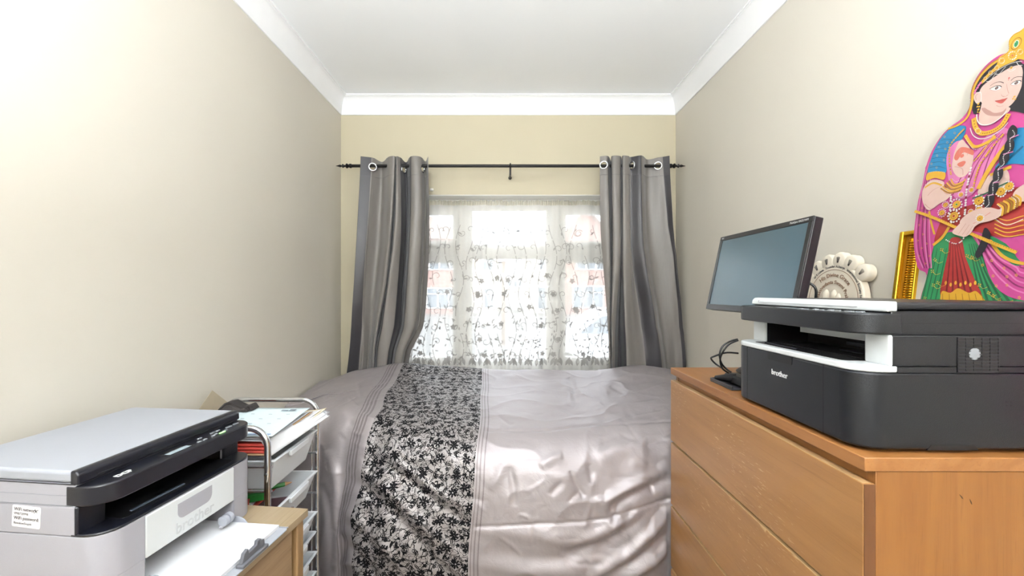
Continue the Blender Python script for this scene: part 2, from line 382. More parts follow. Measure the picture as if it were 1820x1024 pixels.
# pendant lamp (behind the top edge of the view)
cl = thing('pendant_lamp', 'unlit white globe pendant lamp hanging in the near half of the room', 'lamp', LAMP)
MB().tube([(0, 0, ZC-LAMP[2]), (0, 0, .10)], .003, 8).lathe([(0, ZC-LAMP[2]-.03), (.045, ZC-LAMP[2]-.025), (.05, ZC-LAMP[2]), (0, ZC-LAMP[2])], 24).lathe([(0, .08), (.022, .08), (.02, .12), (0, .12)], 16).build('cord', m_gl, cl, smooth=40)
MB().lathe([(.1*math.sin(PI*k/16)+.0001, -.1*math.cos(PI*k/16)) for k in range(17)], 32).build('globe', mat('opal_glass', '#e9e9e6', .25, var=.01), cl, smooth=80)
up_ = thing('added_fill_stand', 'added white stand and bowl holding the ceiling fill light by the door', 'lamp', (FILL[0], FILL[1], 0))  # invented stand and bowl, out of view, to carry the added fill light
MB().lathe([(0, 0), (.13, 0), (.13, .015), (.012, .03), (.011, FILL[2]-.15), (.04, FILL[2]-.11), (.17, FILL[2]), (.165, FILL[2]), (.035, FILL[2]-.10), (0, FILL[2]-.10)], 32).build('stand_and_bowl', m_gl, up_, smooth=40)
# ---------------------------------------------------------------- curtains
m_rod = mat('black_iron', '#1d1b1c', .4, .6, var=.1)
m_chr = MATS['chrome']
RY, RZ = 2.60, EYE+(CY-295)/F*2.60
rod = thing('curtain_rod', 'black metal curtain rod with spear finials above the window', 'curtain rod', (.03, RY, RZ))
rx0, rx1 = W(622, 0, RY).x-.03, W(1193, 0, RY).x-.03
MB().tube([(rx0, 0, 0), (rx1, 0, 0)], .0095, 16).build('rod', m_rod, rod, smooth=60)
for s_, xx in ((-1, rx0), (1, rx1)):
    M_ = fr((xx, 0, 0), (0, 1, 0), (0, 0, 1)) if s_ > 0 else fr((xx, 0, 0), (0, -1, 0), (0, 0, 1))
    MB().lathe([(.0, -.01), (.013, -.01), (.014, 0), (.010, .004), (.010, .012), (.015, .016), (.015, .022), (.008, .027), (.007, .036), (.012, .042), (.012, .046), (.005, .05), (.0085, .062), (.004, .075), (.001, .088)], 16, M_).build('finial', m_rod, rod, smooth=50)
bx = W(907, 0, RY).x-.03
MB().tube([(bx, 0, -.012), (bx, .02, -.03), (bx, YB-RY, -.035)], .006, 8).tube([(bx-.0, .0, -.014), (bx, -.012, -.006), (bx, -.014, .008), (bx, 0, .015), (bx, .014, .008), (bx, .012, -.006)], .0045, 8, closed=True).lathe([(0, 0), (.011, 0), (.011, .006), (0, .006)], 20, fr((bx, YB-RY-.006, -.035), (1, 0, 0), (0, 0, 1))).box((bx-.006, -.004, -.06), (bx+.006, .004, -.012)).build('bracket', m_rod, rod, smooth=50)
def cloth_mat(name, h, rough=.42):
    k = N(name); c0 = lin(h); v = k.coord('Object', (1, 1, 1)); 
    wv = k.n('TexWave', wave_type='BANDS', bands_direction='Z'); wv.inputs['Scale'].default_value = 160; k.l(v, wv.inputs['Vector'])
    f = k.noise(k.coord('Object', (300, 300, 6)), 1, 2); c = k.mix(f, tuple(x*.86 for x in c0), tuple(x*1.12 for x in c0))
    k.l(c, k.b.inputs['Base Color']); k.b.inputs['Roughness'].default_value = rough; k.b.inputs['Sheen Weight'].default_value = .25
    k.b.inputs['Specular IOR Level'].default_value = .6; k.bump(wv.outputs['Fac'], .12, .0006); return k.m
m_lt = cloth_mat('silver_grey_curtain_fabric', '#736e6a'); m_dk = cloth_mat('charcoal_curtain_stripe', '#29272c')
def curtain(label, rows, dys, cols, eyes, flip=1):
    ys = [r[0] for r in rows]; NU = 14; yv = [ys[0]+40*q/52 for q in range(52)]+[ys[0]+40+(ys[-1]-ys[0]-40)*q/90 for q in range(91)]; NV = len(yv)-1
    K = len(rows[0][1])
    def at(y):
        out = []
        for k in range(K):
            pts = [r[1][k] for r in rows]
            i = max(0, min(len(ys)-2, sum(1 for q in ys if q <= y)-1)); t = min(1, max(0, (y-ys[i])/(ys[i+1]-ys[i])))
            g = lambda j: pts[min(max(j, 0), len(pts)-1)]
            a, b, c, d = g(i-1), g(i), g(i+1), g(i+2); out.append(.5*(2*b+(c-a)*t+(2*a-5*b+4*c-d)*t*t+(3*b-a-3*c+d)*t**3))
        return out
    vs = []; nu = (K-1)*NU+1
    for j in range(NV+1):
        y = yv[j]; xs = at(y); tt = (y-ys[0])/(ys[-1]-ys[0])
        row = cr([(xs[k], dys[k]*(1+.15*tt)+(.012*math.sin(k*2.1+tt*7)*tt)) for k in range(K)], NU)
        for i, (px, dy) in enumerate(row):
            Y = RY+dy; p = W(px, y, RY); n_ = noise.noise(Vector((px*.02, y*.012, 3)))*.012*tt
            dz = 0
            if y < ys[0]+14: dz = -max(0, dy)*.28*(1-(y-ys[0])/14)
            vs.append(((px-CX)/F*Y, Y+n_, p.z+dz))
    base = vs[0]; ox, oy, oz = vs[nu//2][0], RY, vs[-1][2]
    c = thing('curtain', label, 'curtain', (ox, oy, oz), 0, 'eyelet curtains')
    vs = [(a-ox, b-oy, z-oz) for a, b, z in vs]
    mb = MB(); hol = [Vector(((px-CX)/F*(RY+Yd)-ox, Yd, EYE+(CY-py)/F*RY-oz)) for (px, py, w_, Yd, rot) in eyes]
    fs = []; mi = []
    for j in range(NV):
        for i in range(nu-1):
            k = i//NU; a = j*nu+i; ctr = (Vector(vs[a])+Vector(vs[a+nu+1]))/2
            if any((ctr-h_).length < .0215 for h_ in hol): continue
            fs.append((a, a+1, a+nu+1, a+nu)); mi.append(cols[k])
    mb.v = vs; mb.f = fs; mb.mi = mi
    p_ = mb.build('fabric', [m_lt, m_dk], c, smooth=180, solid=.0016)
    # hem line across the heading
    xs = at(ys[0]+31); row = cr([(xs[k], dys[k]) for k in range(K)], NU); hz_ = EYE+(CY-(ys[0]+33))/F*RY
    MB().tube([((px-CX)/F*(RY+dy)-ox, dy-.0016, hz_-oz) for px, dy in row], .0007, 4).build('heading_seam', m_dk, c)
    for (px, py, w_, Yd, rot) in eyes:
        cxp = (px-CX)/F*(RY+Yd)-ox; q = EYE+(CY-py)/F*RY-oz
        pts = [(.0225*math.cos(a), .0225*math.sin(a), 0) for a in [2*PI*k/28 for k in range(28)]]
        M_ = Matrix.Translation((cxp, Yd, q)) @ Matrix.Rotation(rot, 4, 'Z') @ Matrix.Rotation(PI/2, 4, 'X')
        e = MB().tube(pts, 0.0052, 8, M_, closed=True).build('eyelet', m_chr, c, smooth=60)
    return c
rowsL = [(281, (641, 660, 665, 680, 692, 702, 703.5, 705, 711, 722, 731, 746, 756, 761)),
         (400, (635, 653, 657, 676, 689, 696, 699, 702, 713, 724, 730, 748, 756, 763)),
         (500, (629, 646, 651, 668, 680, 687, 689, 691, 707, 718, 724, 743, 751, 760)),
         (580, (624, 643, 648, 660, 667, 672, 676, 680, 700, 712, 718, 735, 744, 752)),
         (625, (620, 639, 645, 655, 660, 664, 667, 671, 690, 699, 704, 716, 722, 730)),
         (705, (612, 635, 641, 652, 658, 663, 665, 668, 682, 690, 696, 706, 712, 719))]
curtain('grey curtain with charcoal edge stripe left of the window, its foot swept aside', rowsL,
        (-.035, -.012, 0, .04, -.03, -.035, .02, -.035, -.015, .045, -.035, -.03, .035, -.03),
        (1, 0, 0, 0, 0, 1, 1, 0, 1, 1, 0, 0, 0), [(662.5, 298, .02, -.012, .35), (718, 300, .02, .02, 1.2), (750.5, 300, .02, .0, 1.2)])
rowsR = [(280, (1066, 1080, 1086, 1088, 1102, 1105, 1107, 1117, 1121, 1140, 1150, 1170, 1178, 1190)),
         (400, (1067, 1083, 1088, 1089, 1102, 1105, 1107, 1118, 1121, 1142, 1152, 1175, 1187, 1196)),
         (455, (1071, 1084, 1088, 1089, 1102, 1104, 1107, 1120, 1123, 1147, 1158, 1183, 1197, 1202)),
         (580, (1080, 1084, 1085, 1087, 1094, 1101, 1111, 1125, 1140, 1166, 1174, 1195, 1207, 1213)),
         (625, (1082, 1085, 1086, 1088, 1093, 1101, 1113, 1129, 1146, 1174, 1182, 1200, 1212, 1218)),
         (705, (1083, 1085, 1086, 1088, 1092, 1101, 1114, 1132, 1152, 1181, 1189, 1206, 1216, 1222))]
curtain('grey curtain with charcoal stripes right of the window, hanging behind the chest of drawers', rowsR,
        (-.02, -.03, .04, -.03, -.03, .03, -.035, -.03, -.01, -.04, .02, .0, -.012, -.035),
        (0, 1, 1, 0, 1, 1, 0, 0, 1, 0, 0, 0, 1), [(1073, 296, .02, -.03, -.35), (1123, 296, .02, -.02, -1.1), (1169.5, 295, .02, -.004, -.3)])
# ---------------------------------------------------------------- net curtain
def net_mat(name, op, col, sc_=.5):
    k = N(name); tr = k.n('BsdfTransparent'); tl = k.n('BsdfTranslucent'); df = k.n('BsdfDiffuse'); m1 = k.n('MixShader'); m2 = k.n('MixShader')
    c = lin(col)+(1,); tl.inputs[0].default_value = c; df.inputs[0].default_value = c; m1.inputs[0].default_value = sc_
    k.l(tl.outputs[0], m1.inputs[1]); k.l(df.outputs[0], m1.inputs[2])
    v = k.noise(k.coord('Object', (600, 600, 600)), 1, 1); big = k.noise(k.coord('Object', (9, 1, 2)), 1, 2)
    f = k.math('ADD', k.math('MULTIPLY', k.math('SUBTRACT', v, .5), .25), op); f = k.math('ADD', f, k.math('MULTIPLY', k.math('SUBTRACT', big, .5), .2), clamp=True)
    k.l(f, m2.inputs[0]); k.l(tr.outputs[0], m2.inputs[1]); k.l(m1.outputs[0], m2.inputs[2]); k.l(m2.outputs[0], k.out.inputs[0]); return k.m
m_net = net_mat('sheer_voile', .68, '#fbf9f5', .76); m_emb = net_mat('white_embroidery', .95, '#b3b0ad', .85); m_hem = net_mat('gathered_voile_heading', .8, '#f2eddf', .4)
NY = 2.895; NX0, NX1 = OX0+.01, OX1-.01; NZ1, NZ0 = 1.897, OZ0+.02
def fold(x, z):
    t = (NZ1-z)/(NZ1-NZ0)
    a = math.sin(x*44+1.2*math.sin(x*7)+t*.8)*.012+math.sin(x*97+2*math.sin(x*5+1))*.0045+math.sin(x*19+1)*.008
    return NY+a*(.6+.5*t)
nb = MB(); nu, nv = 520, 60
nb.grid(lambda u, v: (NX0+(NX1-NX0)*u, fold(NX0+(NX1-NX0)*u, NZ1-.03-(NZ1-.03-NZ0)*v), NZ1-.03-(NZ1-.03-NZ0)*v), nu, nv)
nb.m = 2
nb.grid(lambda u, v: (NX0+(NX1-NX0)*u, fold(NX0+(NX1-NX0)*u, NZ1)+.003*math.sin(u*900), NZ1-.032*v+.004*math.sin(u*300)*(1-v)), 900, 4)
nb.m = 1
def stroke(pts, w0, w1=None):
    w1 = w0 if w1 is None else w1; n = len(pts); vs = []
    for i, (x, z) in enumerate(pts):
        a = pts[max(i-1, 0)]; b = pts[min(i+1, n-1)]; dx, dz = b[0]-a[0], b[1]-a[1]; L = math.hypot(dx, dz) or 1
        w_ = (w0+(w1-w0)*i/(n-1))/2
        for s_ in (-1, 1):
            X = x-dz/L*w_*s_; Z = z+dx/L*w_*s_; vs.append((X, fold(X, Z)-.0012, Z))
    nb.add(vs, [(2*i, 2*i+1, 2*i+3, 2*i+2) for i in range(n-1)])
def leaf(x, z, a, L, wd):
    P_ = []
    for t in range(7): q = t/6; P_.append((q*L, math.sin(q*PI)*wd))
    for t in range(5, 0, -1): q = t/6; P_.append((q*L, -math.sin(q*PI)*wd))
    P_ = [(x+p*math.cos(a)-q*math.sin(a), z+p*math.sin(a)+q*math.cos(a)) for p, q in P_]
    nb.add([(X, fold(X, Z)-.0012, Z) for X, Z in P_], [(0, 1, 11), (1, 2, 10, 11), (2, 3, 9, 10), (3, 4, 8, 9), (4, 5, 7, 8), (5, 6, 7)])
def spiral(x, z, a, r, turn, wd=.0050):
    pts = []
    for k in range(19):
        t = k/18; rr = r*(1-.75*t); an = a+turn*t*5.2; pts.append((x+r*math.cos(a+PI)*-1*0+rr*math.cos(an)-r*math.cos(a), z+rr*math.sin(an)-r*math.sin(a)))
    stroke(pts, wd, wd*.7)
rn = random.Random(5)
xx = NX0+.05
while xx < NX1-.03:
    z = NZ0+.05; ph = rn.random()*6; pts = []
    while z < NZ1-.07: pts.append((xx+.028*math.sin(z*13+ph), z)); z += .012
    dens = 1.0
    for seg in range(0, len(pts)-8, 9):
        if rn.random() < .93: stroke(pts[seg:seg+9], .0046)
        x0, z0 = pts[seg+4]; sd = rn.choice((-1, 1))
        spiral(x0, z0, rn.uniform(-.6, .6)+(0 if sd > 0 else PI), rn.uniform(.016, .034), sd*rn.choice((1, 1, -1)))
        if rn.random() < (.8 if z0 < 1.35 else .5): leaf(x0, z0, rn.uniform(0, 6.28), rn.uniform(.02, .04), .006)
        if z0 < 1.42 and rn.random() < .25:
            fx, fz = x0-sd*.03, z0+rn.uniform(-.02, .02)
            for p_ in range(5): leaf(fx, fz, p_*1.256+ph, .021, .0075)
        if z0 < 1.1:
            for q_ in range(3): leaf(x0+rn.uniform(-.04, .04), z0+rn.uniform(-.05, .05), rn.uniform(0, 6.28), rn.uniform(.018, .034), .005)
    xx += rn.uniform(.058, .082)
# bottom border of larger leaves
for k in range(64):
    x_ = NX0+.02+k*(NX1-NX0-.04)/64; leaf(x_, NZ0+.03, PI/2+.5*math.sin(k*1.7), .06, .011)
net = nb.build('net_curtain', [m_net, m_emb, m_hem], smooth=180)
tag(net, 'sheer white net curtain with embroidered vines across the window', 'net curtain')
MB().tube([(NX0, NY-.002, NZ1+.004), (NX1, NY-.002, NZ1+.004)], .003, 8).build('curtain_wire', m_gl, net)
tag(MB().box((0, 0, 0), (.022, .016, .016)).box((.004, -.004, .003), (.018, 0, .013)).build('curtain_wire_hook', m_gl, bevel=.002, M=Matrix.Translation(W(764, 339, 2.742))), 'tiny white plastic clip on the wall beside the left curtain', 'clip')
# ---------------------------------------------------------------- bed
bed = thing('bed', 'deep bed under the window below a satin duvet', 'bed', (.02, 2.06, 0))
MB().box((-1.05, -.36, .06), (1.06, .40, .40)).build('divan_base', mat('beige_divan_fabric', '#b9aea0', .9, bump=.3), bed, bevel=.02)
MB().box((-1.04, -.36, .40), (1.05, .40, .64)).build('mattress', mat('white_mattress_ticking', '#e6e2dc', .8, bump=.3), bed, bevel=.05, seg=4)
for (a, b) in ((-.95, -.36), (.95, -.36), (-.95, .34), (.95, .34)): MB().lathe([(0, 0), (.025, 0), (.03, .06), (0, .06)], 16, Matrix.Translation((a, b, 0))).build('foot', m_rod, bed)
# duvet: a draped sheet over the bed, then down its front side
NXD, NTD = 380, 420
x0d, x1d = XL+.012, XR-.02
YFR = 1.50
def lerp(t, pts):
    for i in range(len(pts)-1):
        if t <= pts[i+1][0]: 
            a, b = pts[i], pts[i+1]; q = max(0, (t-a[0])/(b[0]-a[0])); q = q*q*(3-2*q); return a[1]+(b[1]-a[1])*q
    return pts[-1][1]
P0 = np.zeros((NTD+1, NXD+1, 3)); U = np.zeros((NTD+1, NXD+1, 2))
for i in range(NXD+1):
    x = x0d+(x1d-x0d)*i/NXD
    zt = lerp(x, [(-1.08, .70), (-.85, .765), (-.62, .80), (-.3, .785), (0, .765), (.5, .765), (.8, .79), (1.1, .75)])
    yf = YFR+lerp(x, [(-1.08, .15), (-.75, .13), (-.63, .085), (-.5, -.0), (-.4, -.035), (.1, -.06), (.45, -.02), (.60, .012), (.8, .03), (1.1, .05)])
    path = [(2.535, .40), (2.535, zt-.04), (2.51, zt+.022), (2.43, zt+.040), (2.25, zt+.018), (2.05, zt+.004), (yf+.40, zt+.000), (yf+.24, zt-.010), (yf+.12, zt-.030), (yf+.04, zt-.095), (yf-.0, zt-.22), (yf-.02, zt-.40), (yf-.01, .22), (yf, .07)]
    pp = np.array(cr(path, 14)); d_ = np.r_[0, np.cumsum(np.hypot(*np.diff(pp, axis=0).T))]
    s0 = d_[14*2]   # arclength counted from the back edge
    tt = np.linspace(0, 1, NTD+1)
    ts = tt*d_[-1]
    P0[:, i, 0] = x; P0[:, i, 1] = np.interp(ts, d_, pp[:, 0]); P0[:, i, 2] = np.interp(ts, d_, pp[:, 1])
    U[:, i, 0] = x; U[:, i, 1] = ts-s0
PX = CX+F*P0[..., 0]/P0[..., 1]; PY = CY+F*(EYE-P0[..., 2])/P0[..., 1]
dU = np.gradient(P0, axis=1); dT = np.gradient(P0, axis=0); NR = np.cross(dT, dU); NR /= np.linalg.norm(NR, axis=2, keepdims=True)+1e-9
if NR[60, 100, 2] < 0: NR = -NR
H = np.zeros(PX.shape)
def seg_field(pts, wd, amp, taper=True, asym=0):
    """a crease: a soft ridge following a line across the cloth"""
    global H
    pts = cr(pts, 6); best = np.full(PX.shape, 1e9); tb = np.zeros(PX.shape); sg = np.zeros(PX.shape); n = len(pts)-1
    for i in range(n):
        (ax, ay), (bx_, by_) = pts[i][:2], pts[i+1][:2]; dx, dy = bx_-ax, by_-ay; L2 = dx*dx+dy*dy+1e-9
        t = np.clip(((PX-ax)*dx+(PY-ay)*dy)/L2, 0, 1); qx = PX-(ax+t*dx); qy = PY-(ay+t*dy); d = np.hypot(qx, qy)
        m = d < best; best = np.where(m, d, best); tb = np.where(m, (i+t)/n, tb); sg = np.where(m, np.sign(dx*qy-dy*qx), sg)
    e = np.sin(np.clip(tb, 0, 1)*PI)**.5 if taper else 1
    if asym: w_ = np.where(sg > 0, wd, wd*asym)
    else: w_ = wd
    H += amp*e*np.exp(-(best/w_)**2)
rn = random.Random(11)
# long folds falling to the right along the front, copied from the way the cloth hangs
for (p, w_, a_) in [([(1000, 990), (1070, 960), (1130, 925), (1192, 885)], 11, -.016), ([(960, 960), (1040, 955), (1110, 930), (1170, 900)], 13, .016),
                    ([(1040, 1024), (1110, 985), (1160, 940), (1200, 905)], 9, .018), ([(1075, 1024), (1130, 995), (1192, 945)], 8, -.014), ([(1110, 1030), (1150, 1005), (1195, 970)], 8, .014),
                    ([(870, 975), (950, 992), (1040, 985), (1120, 955)], 12, -.008), ([(850, 945), (960, 952), (1050, 930)], 12, .007), ([(845, 1000), (930, 1016), (1040, 1010)], 12, .008),
                    ([(905, 830), (912, 860), (915, 900)], 6, -.007), ([(893, 825), (885, 850), (872, 872)], 8, .007), ([(1012, 838), (1025, 862), (1037, 882)], 4, -.009), ([(1045, 825), (1050, 845), (1052, 860)], 5, -.006),
                    ([(1000, 855), (985, 870), (978, 880)], 6, -.006), ([(1065, 880), (1070, 895), (1090, 880), (1150, 850), (1190, 830)], 11, .013), ([(1080, 900), (1120, 880), (1190, 850)], 9, -.010), ([(1155, 850), (1158, 865), (1160, 880)], 3, -.007),
                    ([(1070, 900), (1085, 930), (1105, 915)], 8, .007), ([(1060, 815), (1100, 800), (1150, 795)], 14, .007), ([(960, 830), (980, 815), (1000, 812)], 8, .006),
                    ([(1010, 670), (1020, 690), (1022, 715)], 7, -.007), ([(995, 665), (1010, 700), (1008, 722)], 9, .006), ([(860, 680), (940, 672), (980, 662)], 8, .006), ([(1080, 700), (1140, 680), (1190, 672)], 8, -.006), ([(1060, 690), (1110, 672), (1150, 665)], 6, .005),
                    ([(870, 700), (930, 690), (1000, 688)], 5, .0035), ([(1020, 705), (1100, 722), (1190, 715)], 7, .004),
                    # front of the patterned band
                    ([(640, 830), (700, 880), (760, 940), (840, 1010)], 11, .013), ([(625, 850), (690, 905), (750, 970), (800, 1024)], 11, -.013), ([(660, 810), (720, 850), (790, 905), (835, 935)], 10, -.010), ([(700, 815), (770, 870), (835, 905)], 9, .009),
                    ([(615, 900), (670, 950), (720, 1010)], 10, .010), ([(610, 950), (650, 1000), (670, 1030)], 9, -.010), ([(770, 985), (810, 1010), (836, 1030)], 9, .010),
                    ([(690, 770), (710, 800), (735, 815), (775, 812), (810, 795)], 8, .006), ([(700, 760), (720, 790), (750, 800), (790, 795)], 7, -.004),
                    # left side
                    ([(585, 800), (600, 860), (598, 940)], 8, .010), ([(572, 860), (590, 930), (588, 1020)], 7, -.010), ([(600, 900), (612, 960), (606, 1024)], 6, -.006)]:
    seg_field(p, w_, a_)
# stitched lines running across the duvet
seg_field([(862, 764), (960, 765), (1050, 757), (1200, 750)], 2.5, -.004, False)
seg_field([(846, 938), (940, 932), (1060, 922), (1200, 884)], 2.5, -.005, False)
for k in range(70):
    x_ = rn.uniform(860, 1190); y_ = rn.uniform(660, 1010); an = rn.gauss(.1, .5) if y_ < 780 else rn.gauss(-.5, .8); L = rn.uniform(15, 55)
    seg_field([(x_, y_), (x_+L*.5*math.cos(an)+rn.uniform(-4, 4), y_+L*.5*math.sin(an)+rn.uniform(-4, 4)), (x_+L*math.cos(an), y_+L*math.sin(an))], rn.uniform(2, 5), rn.choice((-1, 1))*rn.uniform(.0012, .0035))
for k in range(46):
    x_ = rn.uniform(575, 850); y_ = rn.uniform(660, 1010); an = rn.gauss(.7, .4); L = rn.uniform(15, 50)
    seg_field([(x_, y_), (x_+L*.5*math.cos(an), y_+L*.5*math.sin(an)+3), (x_+L*math.cos(an), y_+L*math.sin(an))], rn.uniform(2, 5), rn.choice((-1, 1))*rn.uniform(.001, .003))
for j in range(NTD+1):
    for i in range(NXD+1):
        x, s_ = U[j, i]; fall = min(1, max(0, (s_+.02)/.12))
        side = 1 if s_ > 1.1 else .55
        n1 = noise.noise(Vector((x*2.6, s_*2.4, .3)))*.016; n2 = noise.noise(Vector((x*7, s_*6, 4)))*.006; n3 = noise.noise(Vector((x*16+3, s_*15, 8)))*.0028
        r_ = 1-abs(noise.noise(Vector((x*5+s_*2.5, s_*5-x*1.5, 2)))*2); n4 = (r_**4)*.005
        H[j, i] = (H[j, i]+(n1+n2+n3+n4)*(1 if side == 1 else .8))*fall
PD = P0+NR*H[..., None]
ym = 1.32+.175*np.clip((PD[..., 0]-.50)/.085, 0, 1); dlt = PD[..., 1]-ym; PD[..., 1] = np.where(PD[..., 0] > .50, ym+.5*(dlt+np.sqrt(dlt*dlt+2e-4)), PD[..., 1]); PD[..., 1] = np.minimum(PD[..., 1], 2.545)
PD[..., 0] = np.clip(PD[..., 0], XL+.008, XR-.008)
me = bpy.data.meshes.new('duvet')
vv = PD.reshape(-1, 3); nw = NXD+1
fs = [(j*nw+i, j*nw+i+1, (j+1)*nw+i+1, (j+1)*nw+i) for j in range(NTD) for i in range(NXD)]
me.from_pydata(vv.tolist(), [], fs)
def seamL(s_): return lerp(s_, [(-.3, -.60), (0, -.595), (.5, -.56), (.85, -.51), (1.05, -.515), (1.3, -.545), (1.7, -.555)])
def seamR(s_): return lerp(s_, [(-.3, -.138), (0, -.136), (.5, -.118), (.9, -.10), (1.1, -.108), (1.4, -.128), (1.7, -.128)])
uvA = me.uv_layers.new(name='cloth'); uvB = me.uv_layers.new(name='band')
Uf = U.reshape(-1, 2); sl = {}
Bf = np.zeros_like(Uf)
for q in range(NTD+1):
    for i in range(nw):
        k = q*nw+i; s_ = Uf[k, 1]; kk = round(s_, 2)
        if kk not in sl: sl[kk] = (seamL(kk), seamR(kk))
        Bf[k] = (Uf[k, 0]-sl[kk][0], Uf[k, 0]-sl[kk][1])
li = np.zeros(len(me.loops), dtype=np.int64); me.loops.foreach_get('vertex_index', li)
uvA.data.foreach_set('uv', Uf[li].astype(np.float32).ravel()); uvB.data.foreach_set('uv', Bf[li].astype(np.float32).ravel())
for p in me.polygons: p.use_smooth = True
# satin material with the patterned velvet-print band and its pleats
k = N('mauve_satin_with_floral_band')
ua = k.n('UVMap', uv_map='cloth').outputs[0]; ub = k.n('UVMap', uv_map='band').outputs[0]
sb = k.n('SeparateXYZ'); k.l(ub, sb.inputs[0]); dl, dr_ = sb.outputs[0], sb.outputs[1]   # distance right of left seam / right seam
band = k.math('MULTIPLY', k.math('GREATER_THAN', dl, 0), k.math('LESS_THAN', dr_, 0))
def cell_flowers(sc_, R, petals, off, depth=.45, rnd=.75, prob=2):
    mp = k.n('Mapping'); mp.inputs['Scale'].default_value = (sc_, sc_, 1); mp.inputs['Location'].default_value = (off, off*.7, 0); k.l(ua, mp.inputs[0])
    vo = k.n('TexVoronoi', voronoi_dimensions='2D'); vo.inputs['Scale'].default_value = 1; vo.inputs['Randomness'].default_value = rnd; k.l(mp.outputs[0], vo.inputs['Vector'])
    d = k.vmath('SUBTRACT', mp.outputs[0], vo.outputs['Position']); s = k.n('SeparateXYZ'); k.l(d, s.inputs[0])
    r = k.math('SQRT', k.math('ADD', k.math('MULTIPLY', s.outputs[0], s.outputs[0]), k.math('MULTIPLY', s.outputs[1], s.outputs[1])))
    an = k.math('ARCTAN2', s.outputs[1], s.outputs[0]); cs = k.n('SeparateColor'); k.l(vo.outputs['Color'], cs.inputs[0])
    an = k.math('ADD', an, k.math('MULTIPLY', cs.outputs[0], 6.28))
    rad = k.math('MULTIPLY', k.math('ADD', k.math('MULTIPLY', k.math('ABSOLUTE', k.math('COSINE', k.math('MULTIPLY', an, petals/2))), depth), 1-depth), R)
    f = k.math('LESS_THAN', r, rad); hole = k.math('GREATER_THAN', r, R*.16)
    return k.math('MULTIPLY', k.math('MULTIPLY', f, hole), k.math('LESS_THAN', cs.outputs[1], prob)), r, an, cs
f1, *_ = cell_flowers(20, .33, 7, 0, .66, .6, .65); f2, *_ = cell_flowers(40, .30, 5, 3.3, .55, .8, .35); 
def leaves(sc_, off, L, w_):
    mp = k.n('Mapping'); mp.inputs['Scale'].default_value = (sc_, sc_, 1); mp.inputs['Location'].default_value = (off, off*1.3, 0); k.l(ua, mp.inputs[0])
    vo = k.n('TexVoronoi', voronoi_dimensions='2D'); vo.inputs['Scale'].default_value = 1; vo.inputs['Randomness'].default_value = .9; k.l(mp.outputs[0], vo.inputs['Vector'])
    d = k.vmath('SUBTRACT', mp.outputs[0], vo.outputs['Position']); rt = k.n('VectorRotate', rotation_type='Z_AXIS'); k.l(d, rt.inputs[0]); cs = k.n('SeparateColor'); k.l(vo.outputs['Color'], cs.inputs[0])
    k.l(k.math('MULTIPLY', cs.outputs[0], 6.28), rt.inputs['Angle']); s = k.n('SeparateXYZ'); k.l(rt.outputs[0], s.inputs[0])
    a = k.math('DIVIDE', s.outputs[0], L); e = k.math('ADD', k.math('MULTIPLY', a, a), k.math('DIVIDE', k.math('ABSOLUTE', s.outputs[1]), w_))
    vein = k.math('GREATER_THAN', k.math('ABSOLUTE', s.outputs[1]), .02)
    return k.math('MULTIPLY', k.math('LESS_THAN', e, 1), vein)
lf = leaves(24, 1.7, .40, .10); lf2 = leaves(31, 6.1, .34, .09)
def vines(scale, off, wd):
    mp = k.n('Mapping'); mp.inputs['Location'].default_value = (off, off, 0); k.l(ua, mp.inputs[0])
    a = k.noise(mp.outputs[0], scale, 1, .6); return k.math('LESS_THAN', k.math('ABSOLUTE', k.math('SUBTRACT', a, .5)), wd)
vn = k.math('MAXIMUM', vines(34, 0, .017), k.math('MAXIMUM', vines(44, 9, .016), vines(28, 5, .012)))
blk = k.math('MAXIMUM', k.math('MAXIMUM', f1, f2), k.math('MAXIMUM', k.math('MAXIMUM', lf, lf2), vn))
pat = k.mix(blk, '#928d8d', '#09080c')
big = k.noise(ua, 4, 3); fine = k.n('TexNoise'); fine.inputs['Scale'].default_value = 1; mpf = k.n('Mapping'); mpf.inputs['Scale'].default_value = (40, 900, 1); k.l(ua, mpf.inputs[0]); k.l(mpf.outputs[0], fine.inputs['Vector'])
sat = k.mix(big, '#9d9698', '#aea7a9'); sat = k.mix(k.math('MULTIPLY', fine.outputs['Fac'], .3), sat, '#878083')
# pleats beside both seams
def stripe(v, c, w_): return k.math('LESS_THAN', k.math('ABSOLUTE', k.math('SUBTRACT', v, c)), w_)
pl = None
for c_, w_ in ((-.034, .0045), (-.050, .0045), (-.066, .0045), (-.080, .003)):
    q = stripe(dl, c_, w_); pl = q if pl is None else k.math('MAXIMUM', pl, q)
for c_, w_ in ((.008, .002), (.020, .0025), (.034, .0025)): pl = k.math('MAXIMUM', pl, stripe(dr_, c_, w_))
vel = k.math('MULTIPLY', pl, .6); sat2 = k.mix(vel, sat, '#6a6064')
col = k.mix(band, sat2, pat); k.l(col, k.b.inputs['Base Color'])
rg = k.math('ADD', .49, k.math('MULTIPLY', k.math('MULTIPLY', band, blk), .25)); k.l(rg, k.b.inputs['Roughness'])
k.l(k.math('SUBTRACT', .75, k.math('MULTIPLY', k.math('MULTIPLY', band, blk), .6)), k.b.inputs['Specular IOR Level'])
k.l(k.math('MULTIPLY', k.math('SUBTRACT', 1, k.math('MULTIPLY', band, k.math('ADD', .3, k.math('MULTIPLY', blk, .7)))), .42), k.b.inputs['Metallic'])
wr = k.math('ADD', k.noise(ua, 22, 4, 1.0, .65), k.math('MULTIPLY', k.math('ABSOLUTE', k.math('SUBTRACT', k.noise(ua, 9, 3, .8), .5)), -2.2)); hgt = k.math('ADD', k.math('MULTIPLY', wr, .5), k.math('MULTIPLY', pl, -.5)); k.bump(hgt, .6, .005)
me.materials.append(k.m)
